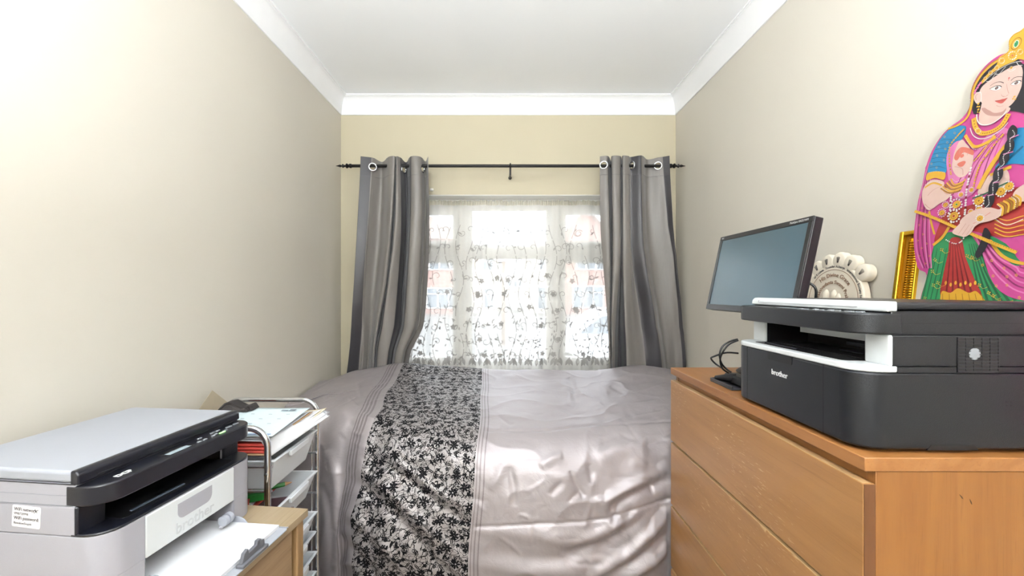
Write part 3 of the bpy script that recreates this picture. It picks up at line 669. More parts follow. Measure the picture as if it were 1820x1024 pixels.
duv = bpy.data.objects.new('duvet', me); COL.objects.link(duv)
tag(duv, 'silvery mauve satin duvet with a black floral printed band, spread over the bed', 'duvet')
# ---------------------------------------------------------------- chest of drawers
m_oak = wood('orange_oak_veneer', '#97673a', '#895a2e', '#744822', 1, .36)
m_oakz = wood('orange_oak_veneer_upright', '#8c5d2c', '#805124', '#6c421b', 2, .42)
m_oakx = wood('orange_oak_veneer_crosswise', '#83552a', '#764721', '#5b3516', 0, .42)
m_front = wood('orange_oak_drawer_front', '#a07548', '#92683c', '#7b542e', 1, .33, .8, .3)
m_pale = wood('worn_pale_oak_edge', '#bd9c70', '#b08e62', '#9c784d', 1, .4)
m_end = wood('dark_oak_end_edge', '#6b4323', '#5e391b', '#4a2b13', 2, .45)
DX0, DX1, DY0, DY1, DZ = .59, 1.07, .685, 1.485, 1.0
dc = (.83, 1.085)
chest = thing('chest_of_drawers', 'orange oak veneer chest of drawers beside the bed, carrying a printer', 'chest of drawers', (dc[0], dc[1], 0))
def L(x, y, z): return (x-dc[0], y-dc[1], z)
MB().box(L(DX0-.0, DY0-.002, .977), L(DX1, DY1, 1.0)).build('top', m_oak, chest, bevel=.0015)
for y0 in (DY0, DY1-.018): MB().box(L(.61, y0, 0), L(DX1, y0+.018, .9765)).build('side_panel', m_oakz, chest, bevel=.001)
MB().box(L(.612, DY0+.018, .945), L(.63, DY1-.018, .9765)).build('top_rail', m_oak, chest)
MB().box(L(DX1-.008, DY0+.018, .03), L(DX1-.003, DY1-.018, .9765)).build('back_panel', m_oakz, chest)
MB().box(L(.625, DY0+.018, .02), L(.64, DY1-.018, .07)).build('plinth', m_oak, chest)
zt_ = [.956, .733, .5065, .284]; zb_ = [.742, .5155, .293, .075]
for a, b in zip(zt_, zb_):
    dwm = MB().box(L(DX0+.0, DY0+.001, b), L(.6095, DY1-.001, a))
    dw = dwm.build('drawer', m_front, chest, bevel=.0016)
    MB().box(L(.612, DY0+.02, b+.015), L(1.04, DY1-.02, b+.03)).box(L(.612, DY0+.02, b+.03), L(1.04, DY0+.032, a-.035)).box(L(.612, DY1-.032, b+.03), L(1.04, DY1-.02, a-.035)).build('drawer_box', m_oak, dw)
    MB().box(L(DX0+.0005, DY0+.003, a), L(.604, DY1-.003, a+.0006)).build('worn_top_edge', m_pale, dw)
    MB().box(L(DX0+.0008, DY0-.0001, b+.001), L(.609, DY0+.0012, a-.001)).build('drawer_end', m_end, dw)
    if abs(a-.733) < .001: MB().prism([(.944-dc[1], a-.006), (.958-dc[1], a-.004), (.97-dc[1], a+.0008), (.94-dc[1], a+.0008)], DX0-.0004-dc[0], DX0+.004-dc[0], 'x').build('chipped_edge', m_pale, dw)
# small dents on the near side panel
m_dent = mat('dark_dent', '#3a2414', .8)
for (px, py, a) in ((1711, 884, .9), (1728, 893, 1.2)):
    p = W(px, py, DY0-.0022)
    MB().prism([(p.x-dc[0]+u*math.cos(a)*q-v*math.sin(a)*.6, p.z-u*math.sin(a)*q-v*math.cos(a)*.6) for q in (1,) for u, v in ((-.005, 0), (-.002, .0012), (.003, .0015), (.0055, 0), (.001, -.0015))], DY0-.0003-dc[1], DY0+.001-dc[1], 'y').build('dent', m_dent, chest)
# ---------------------------------------------------------------- printers
m_pblk = mat('black_printer_plastic', '#121419', .33, var=.04, bump=.25, bscale=900, spec=.42)
m_pblk2 = mat('dark_navy_gloss_plastic', '#15161e', .28, var=.05, bump=.1, bscale=900)
m_pwht = mat('white_printer_plastic', '#d2d6d8', .4, var=.01, bump=.1, bscale=900)
m_pgry = mat('pale_grey_printer_plastic', '#9d9ca3', .45, var=.015, bump=.2, bscale=900)
m_pgry2 = mat('light_grey_printer_lid', '#9c9fa7', .4, var=.01, bump=.12, bscale=900)
m_pin = mat('black_printer_inside', '#0b0a0d', .5); m_seam = mat('dark_panel_seam', '#101114', .7)
m_btn = mat('grey_button', '#85888d', .4); m_ink = mat('white_lettering', '#d7d9da', .5); m_led = mat('green_led', '#a0e890', .3, emit=1.2)
m_lcd = mat('grey_lcd', '#a9b7bf', .15, var=.03); m_edge = mat('blue_grey_edge', '#5e6675', .25)
def printer(name, label, loc, rz, D, c_low, c_side, c_trim, c_pan, c_lid, c_lidfront, dark, top=.255):
    """front towards local -y, width along x"""
    t = thing(name, label, 'printer', loc, rz, 'desktop laser printers')
    Wd = .385; h = Wd/2; FR = 5.2e-2
    def foot(y0=0, r=.045, x=h, cs=(1, 1, 0, 0)): return rrect(-x, y0, x, D, r, 12, cs)
    body = MB()
    if dark: body.prism(foot(), .006, .136)
    else:
        body.prism(foot(), .0625, .1455)
        body.prism([(-.114, 0)]+[(-.114, D), (-h, D)]+rrect(-h, 0, h, D, .045, 12, (1, 0, 0, 0))[:13], .002, .0625)
        body.prism([(.114, D), (.114, 0)]+rrect(-h, 0, h, D, .045, 12, (0, 1, 0, 0))[1:14]+[(h, D)], .002, .0625)
        body.box((-.114, .20, .002), (.114, D, .0625)).box((-.114, .001, .002), (.114, .20, .004))
    body.build('lower_body', c_low, t, bevel=.004 if dark else .0008)
    # rear block and side columns between body and scanner
    cb = MB(); cb.box((-h+.051, .17, .1456), (h-.051, D, .2)); cb.build('rear_body', c_side, t, bevel=.001)
    for s_ in (-1, 1):
        o_ = MB().box((s_*h-(.05 if s_ > 0 else 0), FR, .1456), (s_*h+(0 if s_ > 0 else .05), D, .2)).build('side_column', c_side, t, bevel=.003)
        MB().box((s_*h-(.0505 if s_ > 0 else .0004), FR-.0016, .1456), (s_*h+(.0004 if s_ > 0 else .0505), FR+.006, .2)).build('column_front', c_trim, o_, bevel=.004)
    # output slot: dark deck, back wall and ceiling
    MB().box((-h+.05, .065, .1462), (h-.05, .169, .149)).box((-h+.05, .155, .149), (h-.05, .169, .2)).box((-h+.0502, .06, .149), (-h+.0522, .155, .199)).box((h-.0522, .06, .149), (h-.0502, .155, .199)).build('output_slot', m_pin, t)
    if dark: MB().box((-h, FR+.012, .1362), (h, D, .1455)).build('upper_body', c_low, t)
    else: pass
    lip = MB(); lip.prism(rrect(-h-.0004, -.0004, h+.0004, FR+.012, .0455, 10, (1, 1, 0, 0)), .136 if dark else .1456, .1475 if dark else .151)
    rim = lip.build('output_rim', c_trim, t, bevel=.003, seg=3)
    MB().prism(rrect(-h+.055, .018, h-.055, FR+.0115, .012, 6, (1, 1, 0, 0)), (.1474 if dark else .1509), (.1482 if dark else .1517)).build('output_recess', m_pin, rim)
    MB().prism([(-h+.08, .03), (h-.19, .026), (h-.19, .032), (-h+.08, .036)], .148 if dark else .1515, .151 if dark else .1535).build('output_flap_edge', m_edge if not dark else m_pblk2, rim)
    # scanner unit with the control panel in front
    z0 = .2005
    sc_ = MB().prism(foot(), z0, .2385)
    un = MB().box((-h, FR+.001, z0), (h, D, .2395)).build('scanner_unit', c_side if not dark else c_pan, t, bevel=.0015)
    pan = MB().prism(rrect(-h-.0008, 0, h+.0008, FR+.02, .045, 9, (1, 1, 0, 0)), z0, .236)
    cpn = pan.build('control_panel', c_pan, t, bevel=.003, seg=3)
    MB().box((-h-.0006, FR+.002, .2186), (h+.0006, D-.002, .2194)).build('panel_seam', m_seam if dark else m_btn, un)
    for zz in (.2003, .2385): MB().box((-h-.0007, FR+.001, zz), (h+.0007, D-.002, zz+.0009)).build('panel_seam', m_seam if dark else MATS['dark_panel_seam'] if zz > .23 else m_btn, un)
    # lid
    y1 = FR-.004
    lid = MB().prism(rrect(-h+.0005, y1+.004, h-.0005, D-.002, .012, 5, (0, 0, 1, 1)), .2405, top)
    lo = lid.build('scanner_lid', c_lid, t, bevel=.006, seg=4)
    lf_ = MB(); pr = [(y1-.002, .2385), (y1-.001, top-.006), (y1+.005, top+.0006), (y1+.016, top+.0012), (y1+.016, .2385)]
    lf_.prism(pr, -h-.0004, h+.0004, 'x'); f_ = lf_.build('lid_front', c_lidfront, lo, bevel=.003, seg=3)
    MB().box((-h+.03, y1-.0026, .2445), (h-.06, y1-.0008, .2452)).box((-h+.03, y1-.0026, .2445), (-h+.031, y1-.0008, .2495)).build('lid_groove', m_seam if not dark else m_pgry, f_)
    # control panel buttons, display
    zz = .2362
    for (bx, by, bw, bd) in ((.03, .016, .011, .006), (.045, .016, .011, .006), (.05, .034, .011, .005), (.07, .016, .01, .006), (.082, .02, .010, .005), (.088, .034, .013, .005), (.104, .034, .013, .005), (.108, .017, .013, .006), (.135, .03, .018, .007), (.158, .03, .015, .007)):
        MB().prism(rrect(bx-bw/2, by-bd/2, bx+bw/2, by+bd/2, .002, 3), zz-.0008, zz+.0016).build('button', m_btn, cpn, bevel=.0004)
    MB().box((-.052, .012, zz-.001), (.012, .038, zz+.0004)).build('display_frame', m_pin, cpn)
    MB().box((-.046, .014, zz), (.006, .027, zz+.0008)).build('display', m_lcd, cpn)
    return t, h, cpn
PR = thing
rp, h_, cp_ = printer('printer', 'black and white printer with a paper slot, on the orange chest of drawers', (.596, .8925, 1.0), -PI/2, .34, m_pblk, m_pblk, m_pwht, m_pblk, m_pblk, m_pwht, True)
# cassette door, handle notch, name, side vent
dm = MB()
for x in (-.133, .112): MB().box((x-.0005, -.0004, .008), (x+.0005, .002, .1355)).build('door_seam', m_seam, rp)
MB().prism(rrect(-.052, .119, .0275, .1358, .004, 4, (1, 1, 0, 0)), -.0008, .004, 'y').build('handle_notch', m_pin, rp)
vs, fs = text('brother', .0168, .0005, .0001); MB().add(vs, fs, fr((-.0125, -.0004, .093), (1, 0, 0), (0, 0, 1))).build('brand_lettering', m_ink, rp)
vent = MB(); X_ = .1925
vent.box((X_-.001, .163, .136), (X_+.0004, .235, .196)); vo_ = vent.build('side_vent', m_pin, rp)
sl_ = MB()
for q in range(11): z_ = .1375+q*.0057; sl_.box((X_, .164, z_), (X_+.0014, .234, z_+.0017))
for q in range(6): y_ = .1635+q*.0137; sl_.box((X_, y_, .137), (X_+.0010, y_+.0016, .1955))
sl_.build('grille', m_pblk2, vo_)
MB().lathe([(0, 0), (.008, .0), (.010, .001), (0, .002)], 20, fr((X_+.0002, .192, .168), (0, 1, 0), (0, 0, 1))).build('fan_hub', m_btn, vo_, smooth=50)
dt = MB()
for a in (0, 1):
    for b in (0, 1): dt.box((X_, .246+a*.007, .080+b*.006), (X_+.0004, .249+a*.007, .0825+b*.006))
dt.build('vent_hole', m_pin, rp)
MB().prism([(.113, .006), (.120, .015), (.192, .015), (.200, .006)], X_-.002, X_+.0006, 'x').build('lift_recess', m_pin, rp)
ro = MB().box((-.09, .100, .177), (.1415, .101, .1915)); 
for q in range(29): x_ = -.088+q*.0078; ro.box((x_, .100, .1915), (x_+.0042, .101, .1955))
ro.build('paper_exit_strip', m_pwht, rp)
MB().box((.02, .104, .1492), (.135, .15, .152)).box((.0, .135, .158), (.148, .150, .166)).build('exit_roller_guide', m_pblk2, rp, bevel=.001)
part(MB().box((-h_+.0424, .0535, .1492), (-h_+.0436, .105, .199)).build('column_lining', m_pwht, rp), 'pale lining of the paper slot')
# ---------------------------------------------------------------- monitor
mon = thing('computer_monitor', 'black flat computer monitor tilted back behind the right printer', 'monitor', (.875, 1.36, 1.0))
TL, TR, BL = W(1282, 422, 1.59), W(1448, 383, 1.122), W(1255, 549, 1.59)
ax = (TR-TL); ax.z = 0; wM = ax.length; ax.normalize(); up = (TL-BL); up -= ax*up.dot(ax); hM = up.length; up.normalize()
nrm = ax.cross(up)   # towards the viewer
if nrm.x > 0: nrm = -nrm
org = BL-Vector((.875, 1.36, 1.0)); Mm = Matrix((ax, up, nrm)).transposed().to_4x4(); Mm.translation = org
m_mon = mat('black_monitor_plastic', '#141418', .32, var=.05, bump=.1, bscale=800); 
m_scr = mat('screen_reflection_blue', '#34505e', .33, var=.02, spec=1.0)  # blue base colour imitates window light reflected in the screen
b_ = .016
cs = MB().box((0, 0, -.028), (wM, hM, -.002), Mm).build('casing', m_mon, mon, bevel=.003)
MB().box((.04, .03, -.05), (wM-.04, hM-.03, -.0285), Mm).build('rear_cover', m_mon, mon, bevel=.012)
bz = MB()
for a, c in (((0, 0, -.003), (wM, b_+.004, .0015)), ((0, hM-b_, -.003), (wM, hM, .0015)), ((0, b_+.004, -.003), (b_, hM-b_, .0015)), ((wM-b_, b_+.004, -.003), (wM, hM-b_, .0015))): bz.box(a, c, Mm)
bzo = bz.build('bezel', m_mon, mon, bevel=.001)
MB().box((b_-.001, b_+.003, -.0025), (wM-b_+.001, hM-b_+.001, -.0008), Mm).build('screen', m_scr, mon)
vs, fs = text('MultiSync EA221WM', .0085, .0001, 0, 'RIGHT'); MB().add(vs, fs, Mm @ Matrix.Translation((wM-.016, hM-.008, .0018))).build('model_lettering', m_ink, bzo)
vs, fs = text('NEC', .008, .0001, 0, 'LEFT'); MB().add(vs, fs, Mm @ Matrix.Translation((.012, hM-.008, .0018))).build('maker_lettering', m_ink, bzo)
MB().lathe([(0, 0), (.105, 0), (.107, .004), (.1, .010), (.03, .016), (0, .016)], 40).build('stand_base', m_mon, mon, smooth=40)
ctr = (TL+TR)/2-up*(hM*.6)-nrm*.04-Vector((.875, 1.36, 1.0))
MB().prism(rrect(-.022, -.03, .022, .03, .008, 5), .012, ctr.z+.03, 'z', Matrix.Translation((.03, ctr.y, 0))).build('stand_neck', m_mon, mon, bevel=.002)
mc = W(1446, 508, 1.15)-Vector((.875, 1.36, 1.0))
MB().tube(cr([(mc.x-.03, mc.y+.03, mc.z+.02), (mc.x, mc.y, mc.z), (mc.x+.006, mc.y, mc.z-.035), (mc.x, mc.y+.01, mc.z-.08), (mc.x-.02, mc.y+.04, .05), (mc.x-.05, mc.y+.1, .014)], 8), .0035, 8).build('cable', m_mon, mon, smooth=60)
# ---------------------------------------------------------------- adaptors and cables beyond the printer
m_cab = mat('black_cable', '#141417', .45); m_tray = mat('dark_plastic_tray', '#2b2c31', .35)
ea = thing('extension_block', 'black multi-socket block with plugs beyond the right printer', 'extension block', (.665, 1.20, 1.0))
MB().box((-.045, -.06, 0), (.095, .06, .004)).box((-.045, -.06, .004), (-.041, .06, .012)).box((-.045, .056, .004), (.095, .06, .012)).build('tray', m_tray, ea, bevel=.0015)
MB().box((-.012, -.05, .0045), (.03, .045, .030)).build('plug_body', m_cab, ea, bevel=.006)
MB().tube([(-.03, .055, .012), (-.02, .02, .018), (.0, .0, .022)], [.006, .011, .012], 12).build('plug', m_cab, ea, smooth=50)
ad = thing('power_adaptor', 'black square power adaptor standing beside the right printer', 'power adaptor', (.735, 1.20, 1.0045))
MB().box((-.03, -.035, 0), (.022, .045, .078)).build('adaptor_body', m_cab, ad, bevel=.008, seg=3)
def cable(label, pts, r=.0026): 
    return tag(MB().tube(cr(pts, 10), r, 8).build('cable', m_cab, smooth=60), label, 'cable', 'black cables behind the printer')
Yk = 1.21
cable('black cable looping highest beside the right printer', [W(1311, 603, Yk), W(1297, 607, Yk), W(1284, 616, Yk), W(1279, 630, Yk), W(1282, 645, Yk+.01), W(1290, 655, Yk+.02), W(1300, 662, Yk+.01)])
cable('black cable forming the wide low loop at the far end of the chest', [W(1312, 628, Yk+.03), W(1290, 627, Yk+.03), W(1268, 634, Yk+.03), W(1264, 638, Yk+.03), W(1272, 647, Yk+.03), W(1283, 654, Yk+.02)])
cable('black cable curling down from the adaptor beside the printer', [W(1312, 605, Yk-.02), W(1296, 612, Yk-.02), W(1285, 625, Yk-.02), W(1280, 640, Yk-.01), W(1284, 655, Yk), W(1295, 663, Yk)])
# ---------------------------------------------------------------- plaster plaque
m_pls = mat('ivory_plaster', '#e4d9c6', .7, var=.03, bump=.3, bscale=120); m_txtk = mat('black_engraving', '#3a3534', .7); m_txtb = mat('brown_engraving', '#8a6a52', .7)
pq0 = W(1482, 535, 1.375)
pqx = 1.083
pl_ = thing('plaster_plaque', 'ivory plaster plaque with scalloped top and raised footprint, leaning on the wall behind the monitor', 'plaque', (pqx, 1.39, 1.0))
cz = pq0.z-1.0
# plaque plane: local u to the right as seen (towards -y), v up, leaning back a little
lean = .07; uP = Vector((0, -1, 0)); vP = Vector((math.sin(lean), 0, math.cos(lean))); nP = uP.cross(vP)
Mp = Matrix((uP, vP, nP)).transposed().to_4x4(); Mp.translation = Vector((.002, 0, 0))
if nP.x > 0: print('plaque faces the wall')
R0 = .125; out = []
scal = [(a, cz+b, .027) for a, b in ((.109, .090), (.063, .121), (.0165, .134), (-.032, .130), (-.076, .112), (-.115, .080))]
slab = [( -.125, 0), (.125, 0)]+[(.125*math.cos(a), cz+.125*math.sin(a)) for a in [PI*k/24 for k in range(25)]]
MB().prism(slab, -.012, .012, 'z', Mp).build('slab', m_pls, pl_, bevel=.004)
for (a, b, r) in scal:
    s_ = MB().lathe([(0, -.012), (r, -.012), (r+.001, .006), (r*.94, .0105), (r*.8, .0125), (0, .0135)], 28, Mp @ Matrix.Translation((a, b, 0))).build('scallop', m_pls, pl_, smooth=50)
    tw = MB()
    for q in (-.9, -.45, 0, .45, .9):
        a0 = math.atan2(b-cz, a); d0 = Vector((math.cos(a0-q*.6), math.sin(a0-q*.6))); 
        tw.tube([(a-d0.x*0-math.cos(a0)*.012+d0.x*.004, b-math.sin(a0)*.012+d0.y*.004, .0140), (a+d0.x*.012, b+d0.y*.012, .0138)], .0006, 4, Mp)
    tw.build('incised_rays', m_txtk, s_)
def arc_text(s, size, R, a_mid, m, name, z=.0125):
    vs, fs = text(s, size, .0004, .0001, 'CENTER', 0, 1.05); o_ = []
    for (x, y, zz) in vs: th = a_mid-x/R; rr = R+y; o_.append((rr*math.cos(th), cz+rr*math.sin(th), z+zz))
    return MB().add(o_, fs, Mp).build(name, m, pl_)
arc_text('of Krishna   Founder Acharya   International Society for Krishna Con', .0112, .1145, PI/2-.62, m_txtk, 'lettering')
arc_text('His Divine Grace', .019, .086, PI/2-.1, m_txtb, 'lettering', .0132)
arc_text('Bhaktivedanta Swami Prabhupada', .017, .062, PI/2-.35, m_txtb, 'lettering', .0132)
MB().tube([(.104*math.cos(a), cz+.104*math.sin(a), .0122) for a in [PI*.02+PI*.96*k/40 for k in range(41)]], .0009, 6, Mp).build('ring_line', m_txtb, pl_)
ft = MB()
for (a, b, rx, ry, rz_) in ((-.045, -.004, .011, .022, .01), (-.025, .012, .014, .027, .014), (.008, .014, .014, .024, .013), (.027, .008, .011, .018, .011), (.042, -.003, .010, .015, .009), (.053, -.016, .009, .013, .008), (-.02, -.05, .026, .05, .012), (.03, -.05, .028, .048, .012)):
    ft.lathe([(math.cos(k*PI/12), math.sin(k*PI/12)) for k in range(7)], 18, Mp @ Matrix.Translation((a, cz+b, .009)) @ Matrix.Diagonal((rx, ry, rz_, 1)))
ft.build('raised_footprint', m_pls, pl_, smooth=80)
# ---------------------------------------------------------------- gold picture frame
m_gold = mat('gold_frame', '#e0b130', .24, .85, var=.1, bump=.15, bscale=200); m_gdk = mat('dark_gold_recess', '#6b4a12', .4, .5); m_matb = mat('pale_picture_mat', '#d9d5cb', .6, var=.02)
FYr, FYl = .84, 1.166
fr_o = thing('picture_frame', 'gold picture frame with ribbed border leaning on the wall behind the cutout', 'picture frame', (1.065, 1.0, 1.0))
fu = Vector((0, -1, 0)); fa = math.atan2(.055, .44); fv = Vector((math.sin(fa), 0, math.cos(fa))); fn = fu.cross(fv); Mf = Matrix((fu, fv, fn)).transposed().to_4x4()
Mf.translation = Vector((.0, FYl-1.0, 0)); wF = FYl-FYr; hF = .44
def frame_ring(x0, w_, z0, z1, mt, nm, par, bev=.001):
    m = MB()
    a, b, c, d = x0, x0, wF-x0, hF-x0
    m.box((a, b, z0), (a+w_, d, z1), Mf); m.box((c-w_, b, z0), (c, d, z1), Mf); m.box((a+w_, b, z0), (c-w_, b+w_, z1), Mf); m.box((a+w_, d-w_, z0), (c-w_, d, z1), Mf)
    return m.build(nm, mt, par, bevel=bev)
r1 = frame_ring(0, .012, -.004, .016, m_gold, 'outer_moulding', fr_o, .003)
frame_ring(.012, .007, -.004, .004, m_gdk, 'recess', fr_o, 0)
frame_ring(.046, .006, -.004, .008, m_gold, 'inner_moulding', fr_o, .002)
rb = MB(); rb.box((.019, .019, -.004), (.046, hF-.019, .001), Mf); rb.box((wF-.046, .019, -.004), (wF-.019, hF-.019, .001), Mf); rb.box((.046, hF-.046, -.004), (wF-.046, hF-.019, .001), Mf); rb.box((.046, .019, -.004), (wF-.046, .046, .001), Mf)
y_ = .022
while y_ < hF-.03:
    for x_ in (.020, wF-.045): rb.tube([(x_, y_, .001), (x_+.003, y_, .005), (x_+.0125, y_, .0062), (x_+.022, y_, .005), (x_+.025, y_, .001)], .0027, 6, Mf)
    y_ += .0068
rb.build('ribbed_border', m_gold, fr_o, smooth=50)
MB().box((.052, .052, -.004), (wF-.052, hF-.052, -.001), Mf).build('picture_mat', m_matb, fr_o)
# ---------------------------------------------------------------- printed cutout figure (a flat board, printed on its face)
CUT = [('pink', '#c4488c'), ('pinkdark', '#8f2f66'), ('pinklight', '#d678ab'), ('gold', '#d9a531'), ('golddark', '#9c6c1c'), ('skin', '#d9b8ac'), ('skindark', '#b98d83'), ('hair', '#1d1a22'), ('blue', '#1f7fae'), ('bluedark', '#155878'), ('green', '#2f8a55'), ('greendark', '#1e5c3c'), ('red', '#a8322f'), ('reddark', '#7a2022'), ('pearl', '#dfdcd8'), ('henna', '#d2705f'), ('lips', '#c4564e'), ('board', '#cfc9bd')]
CI = {n: i for i, (n, h) in enumerate(CUT)}
cutm = [mat('printed_'+n, h, .45, var=.04, scale=40) for n, h in CUT]
for m_ in cutm:   # printing inks are duller than the plain colours
    for e_ in [q for q in m_.node_tree.nodes if q.type == 'VALTORGB'][0].color_ramp.elements: e_.color = tuple(c*.70+.004 for c in e_.color[:3])+(1,)
cx0, ck = 1.03, .0875
def cut_uv(px, py):
    Y = (cx0+ck*.275)/((px-CX)/F-ck*(CY-py)/F); z = EYE+(CY-py)/F*Y; return (-(Y-.84), (z-1.0)*math.sqrt(1+ck*ck))
ctilt = math.atan(ck); U_ = Vector((0, -1, 0)); V_ = Vector((math.sin(ctilt), 0, math.cos(ctilt))); NN = U_.cross(V_)
Mc = Matrix((U_, V_, NN)).transposed().to_4x4()
a_ = lambda x, y: (1580+x/3.9375, 40+y/3.9375)
b2 = lambda x, y: (1580+x/3.657, 280+y/3.657)
c2 = lambda x, y: (1640+x/6.02, 230+y/6.02)
d2 = lambda x, y: (1700+x/8.533, 50+y/8.533)
cm = MB(); lay = [0]
def blob(cn, pts, f, smooth=True, fine=5):
    lay[0] += 1; P_ = [cut_uv(*f(*p)) for p in pts]
    if smooth: P_ = cr(P_, fine, True)
    z = .0002+lay[0]*.000006; tr = tessellate_polygon([[Vector((p[0], p[1], 0)) for p in P_]]); cm.m = CI[cn]
    cm.add([(p[0], p[1], z) for p in P_], tr, Mc)
def rib(cn, pts, f, w0, w1=None, fine=5):
    """band of width w (in photograph-size units) along a line"""
    lay[0] += 1; w1 = w0 if w1 is None else w1; P_ = cr([cut_uv(*f(*p)) for p in pts], fine); n = len(P_); vs = []; z = .0002+lay[0]*.000006
    for i, p in enumerate(P_):
        q0, q1 = P_[max(0, i-1)], P_[min(n-1, i+1)]; dx, dy = q1[0]-q0[0], q1[1]-q0[1]; Ln = math.hypot(dx, dy) or 1; w = (w0+(w1-w0)*i/(n-1))*.00108/2
        for s_ in (-1, 1): vs.append((p[0]-dy/Ln*w*s_, p[1]+dx/Ln*w*s_, z))
    cm.m = CI[cn]; cm.add(vs, [(2*i, 2*i+1, 2*i+3, 2*i+2) for i in range(n-1)], Mc)
def dot(cn, x, y, f, r, n=10, sy=1.0):
    lay[0] += 1; u, v = cut_uv(*f(x, y)); r *= .00108; z = .0002+lay[0]*.000006; cm.m = CI[cn]
    cm.add([(u+r*math.cos(2*PI*k/n), v+r*sy*math.sin(2*PI*k/n), z) for k in range(n)], [tuple(range(n))], Mc)
def beads(cn, pts, f, r, step, alt=None):
    P_ = cr([f(*p) for p in pts], 10); acc = 0; k = 0
    for i in range(1, len(P_)):
        acc += math.hypot(P_[i][0]-P_[i-1][0], P_[i][1]-P_[i-1][1])
        if acc >= step: acc = 0; k += 1; dot(alt if (alt and k % 4 == 0) else cn, P_[i][0], P_[i][1], lambda x, y: (x, y), r, 8)
def rosette(x, y, f, r, stone='red'):
    for k in range(12): u, v = f(x, y); dot('pearl', u+r*1.05*math.cos(k*PI/6), v+r*1.05*math.sin(k*PI/6), lambda p, q: (p, q), r*.22, 6)
    dot('gold', x, y, f, r*.92, 16); dot('golddark', x, y, f, r*.62, 14); dot('gold', x, y, f, r*.52, 14); dot(stone, x, y, f, r*.25, 10)
full = lambda x, y: (x, y)
# silhouette, left half from the photograph, right half continued beyond the frame
sil = [(1608, 708), (1620, 620), b2(200, 935), b2(245, 765), b2(190, 720), b2(165, 600), b2(162, 500), b2(175, 380), b2(190, 280), b2(215, 180), b2(240, 60), a_(255, 1020), a_(300, 900), a_(370, 790), a_(430, 730), a_(500, 680), a_(550, 620), a_(570, 560), a_(575, 480), a_(600, 410), a_(640, 345), a_(700, 280), a_(770, 230), a_(838, 205), a_(848, 150), a_(860, 110), a_(900, 75), a_(945, 52), (1838, 44), (1868, 70), (1880, 105), (1930, 140), (1960, 190), (1975, 240), (2040, 290), (2120, 380), (2150, 480), (2140, 560), (2160, 640), (2170, 880)]
P_ = cr([cut_uv(*p) for p in sil[:-1]], 4)+[cut_uv(*sil[-1])]
P_ = [(u, max(v, .003)) for u, v in P_]
cm.m = CI['board']; cm.prism(P_, -.004, 0, 'z', Mc); cm.m = CI['pink']; zz0 = .0001
cm.add([(u, v, zz0) for u, v in P_], tessellate_polygon([[Vector((u, v, 0)) for u, v in P_]]), Mc)
# skirt
blob('green', [(1606, 700), (1625, 590), b2(205, 930), b2(250, 760), b2(290, 580), b2(330, 500), b2(560, 480), b2(760, 560), b2(878, 700), (1900, 520), (1990, 600), (2010, 800), (1800, 860)], full if 0 else (lambda x, y: (x, y)), True, 3)
for q in (215, 240, 268, 300): rib('greendark', [b2(q, 935), b2(q+45, 740), b2(q+75, 590)], full, 3, 1)
for q in (225, 255, 290): rib('green', [b2(q, 930), b2(q+45, 750)], full, 2, 1)
for q in range(6): rib('greendark', [b2(600+q*45, 950-q*4), b2(560+q*22, 740), b2(520+q*15, 560)], full, 5, 1)
blob('red', [b2(340, 900), b2(350, 780), b2(385, 620), b2(400, 530), b2(470, 530), b2(500, 650), b2(560, 800), b2(600, 900), b2(470, 870)], full)
for q in range(5): rib('reddark', [b2(375+q*40, 870), b2(392+q*24, 700), b2(402+q*13, 560)], full, 4, 1)
blob('gold', [b2(330, 950), b2(345, 870), b2(400, 880), b2(450, 850), b2(520, 880), b2(570, 870), b2(640, 950), b2(660, 1000), b2(320, 1010)], full)
for q in range(7): rib('golddark', [b2(350+q*45, 950), b2(350+q*42, 885)], full, 2, 1)
for q in range(7): dot('gold', *b2(370+q*32, 815+12*(q % 2)), full, 2.6, 6, 1.8)
for (x, y) in ((235, 915), (290, 830), (320, 815), (300, 665), (540, 650), (510, 640), (650, 880), (720, 935), (800, 940), (590, 830), (560, 930), (680, 900), (285, 740), (345, 600)):
    for k in range(4): u, v = b2(x, y); dot('gold', u+2.4*math.cos(k*1.57+x), v+2.4*math.sin(k*1.57+x), full, 1.3, 6)
    rib('gold', [b2(x, y), b2(x+22, y+22), b2(x+52, y+12)], full, .7)
# pink drape over the skirt on the right
blob('pink', [b2(530, 480), b2(600, 600), b2(660, 780), b2(740, 880), b2(878, 930), (1900, 540), (1980, 480), (1900, 430), b2(878, 700), b2(760, 660), b2(650, 520)], full)
for q in range(6): rib('pinkdark' if q % 2 else 'pinklight', [b2(560+q*16, 500+q*10), b2(640+q*20, 670-q*4), b2(740+q*22, 800-q*22), b2(878, 880-q*32), (1900, 525-q*8)], full, 3.2, 2.5)
rib('gold', [b2(660, 540), b2(740, 640), b2(880, 690), (1900, 470)], full, 6)
for (x, y) in ((610, 700), (670, 670), (750, 720), (680, 770), (770, 775), (770, 830), (830, 765), (700, 835), (850, 910), (590, 640)):
    for k in range(5): u, v = b2(x, y); dot('gold', u+1.9*math.cos(k*1.256), v+1.9*math.sin(k*1.256), full, 1.0, 6)
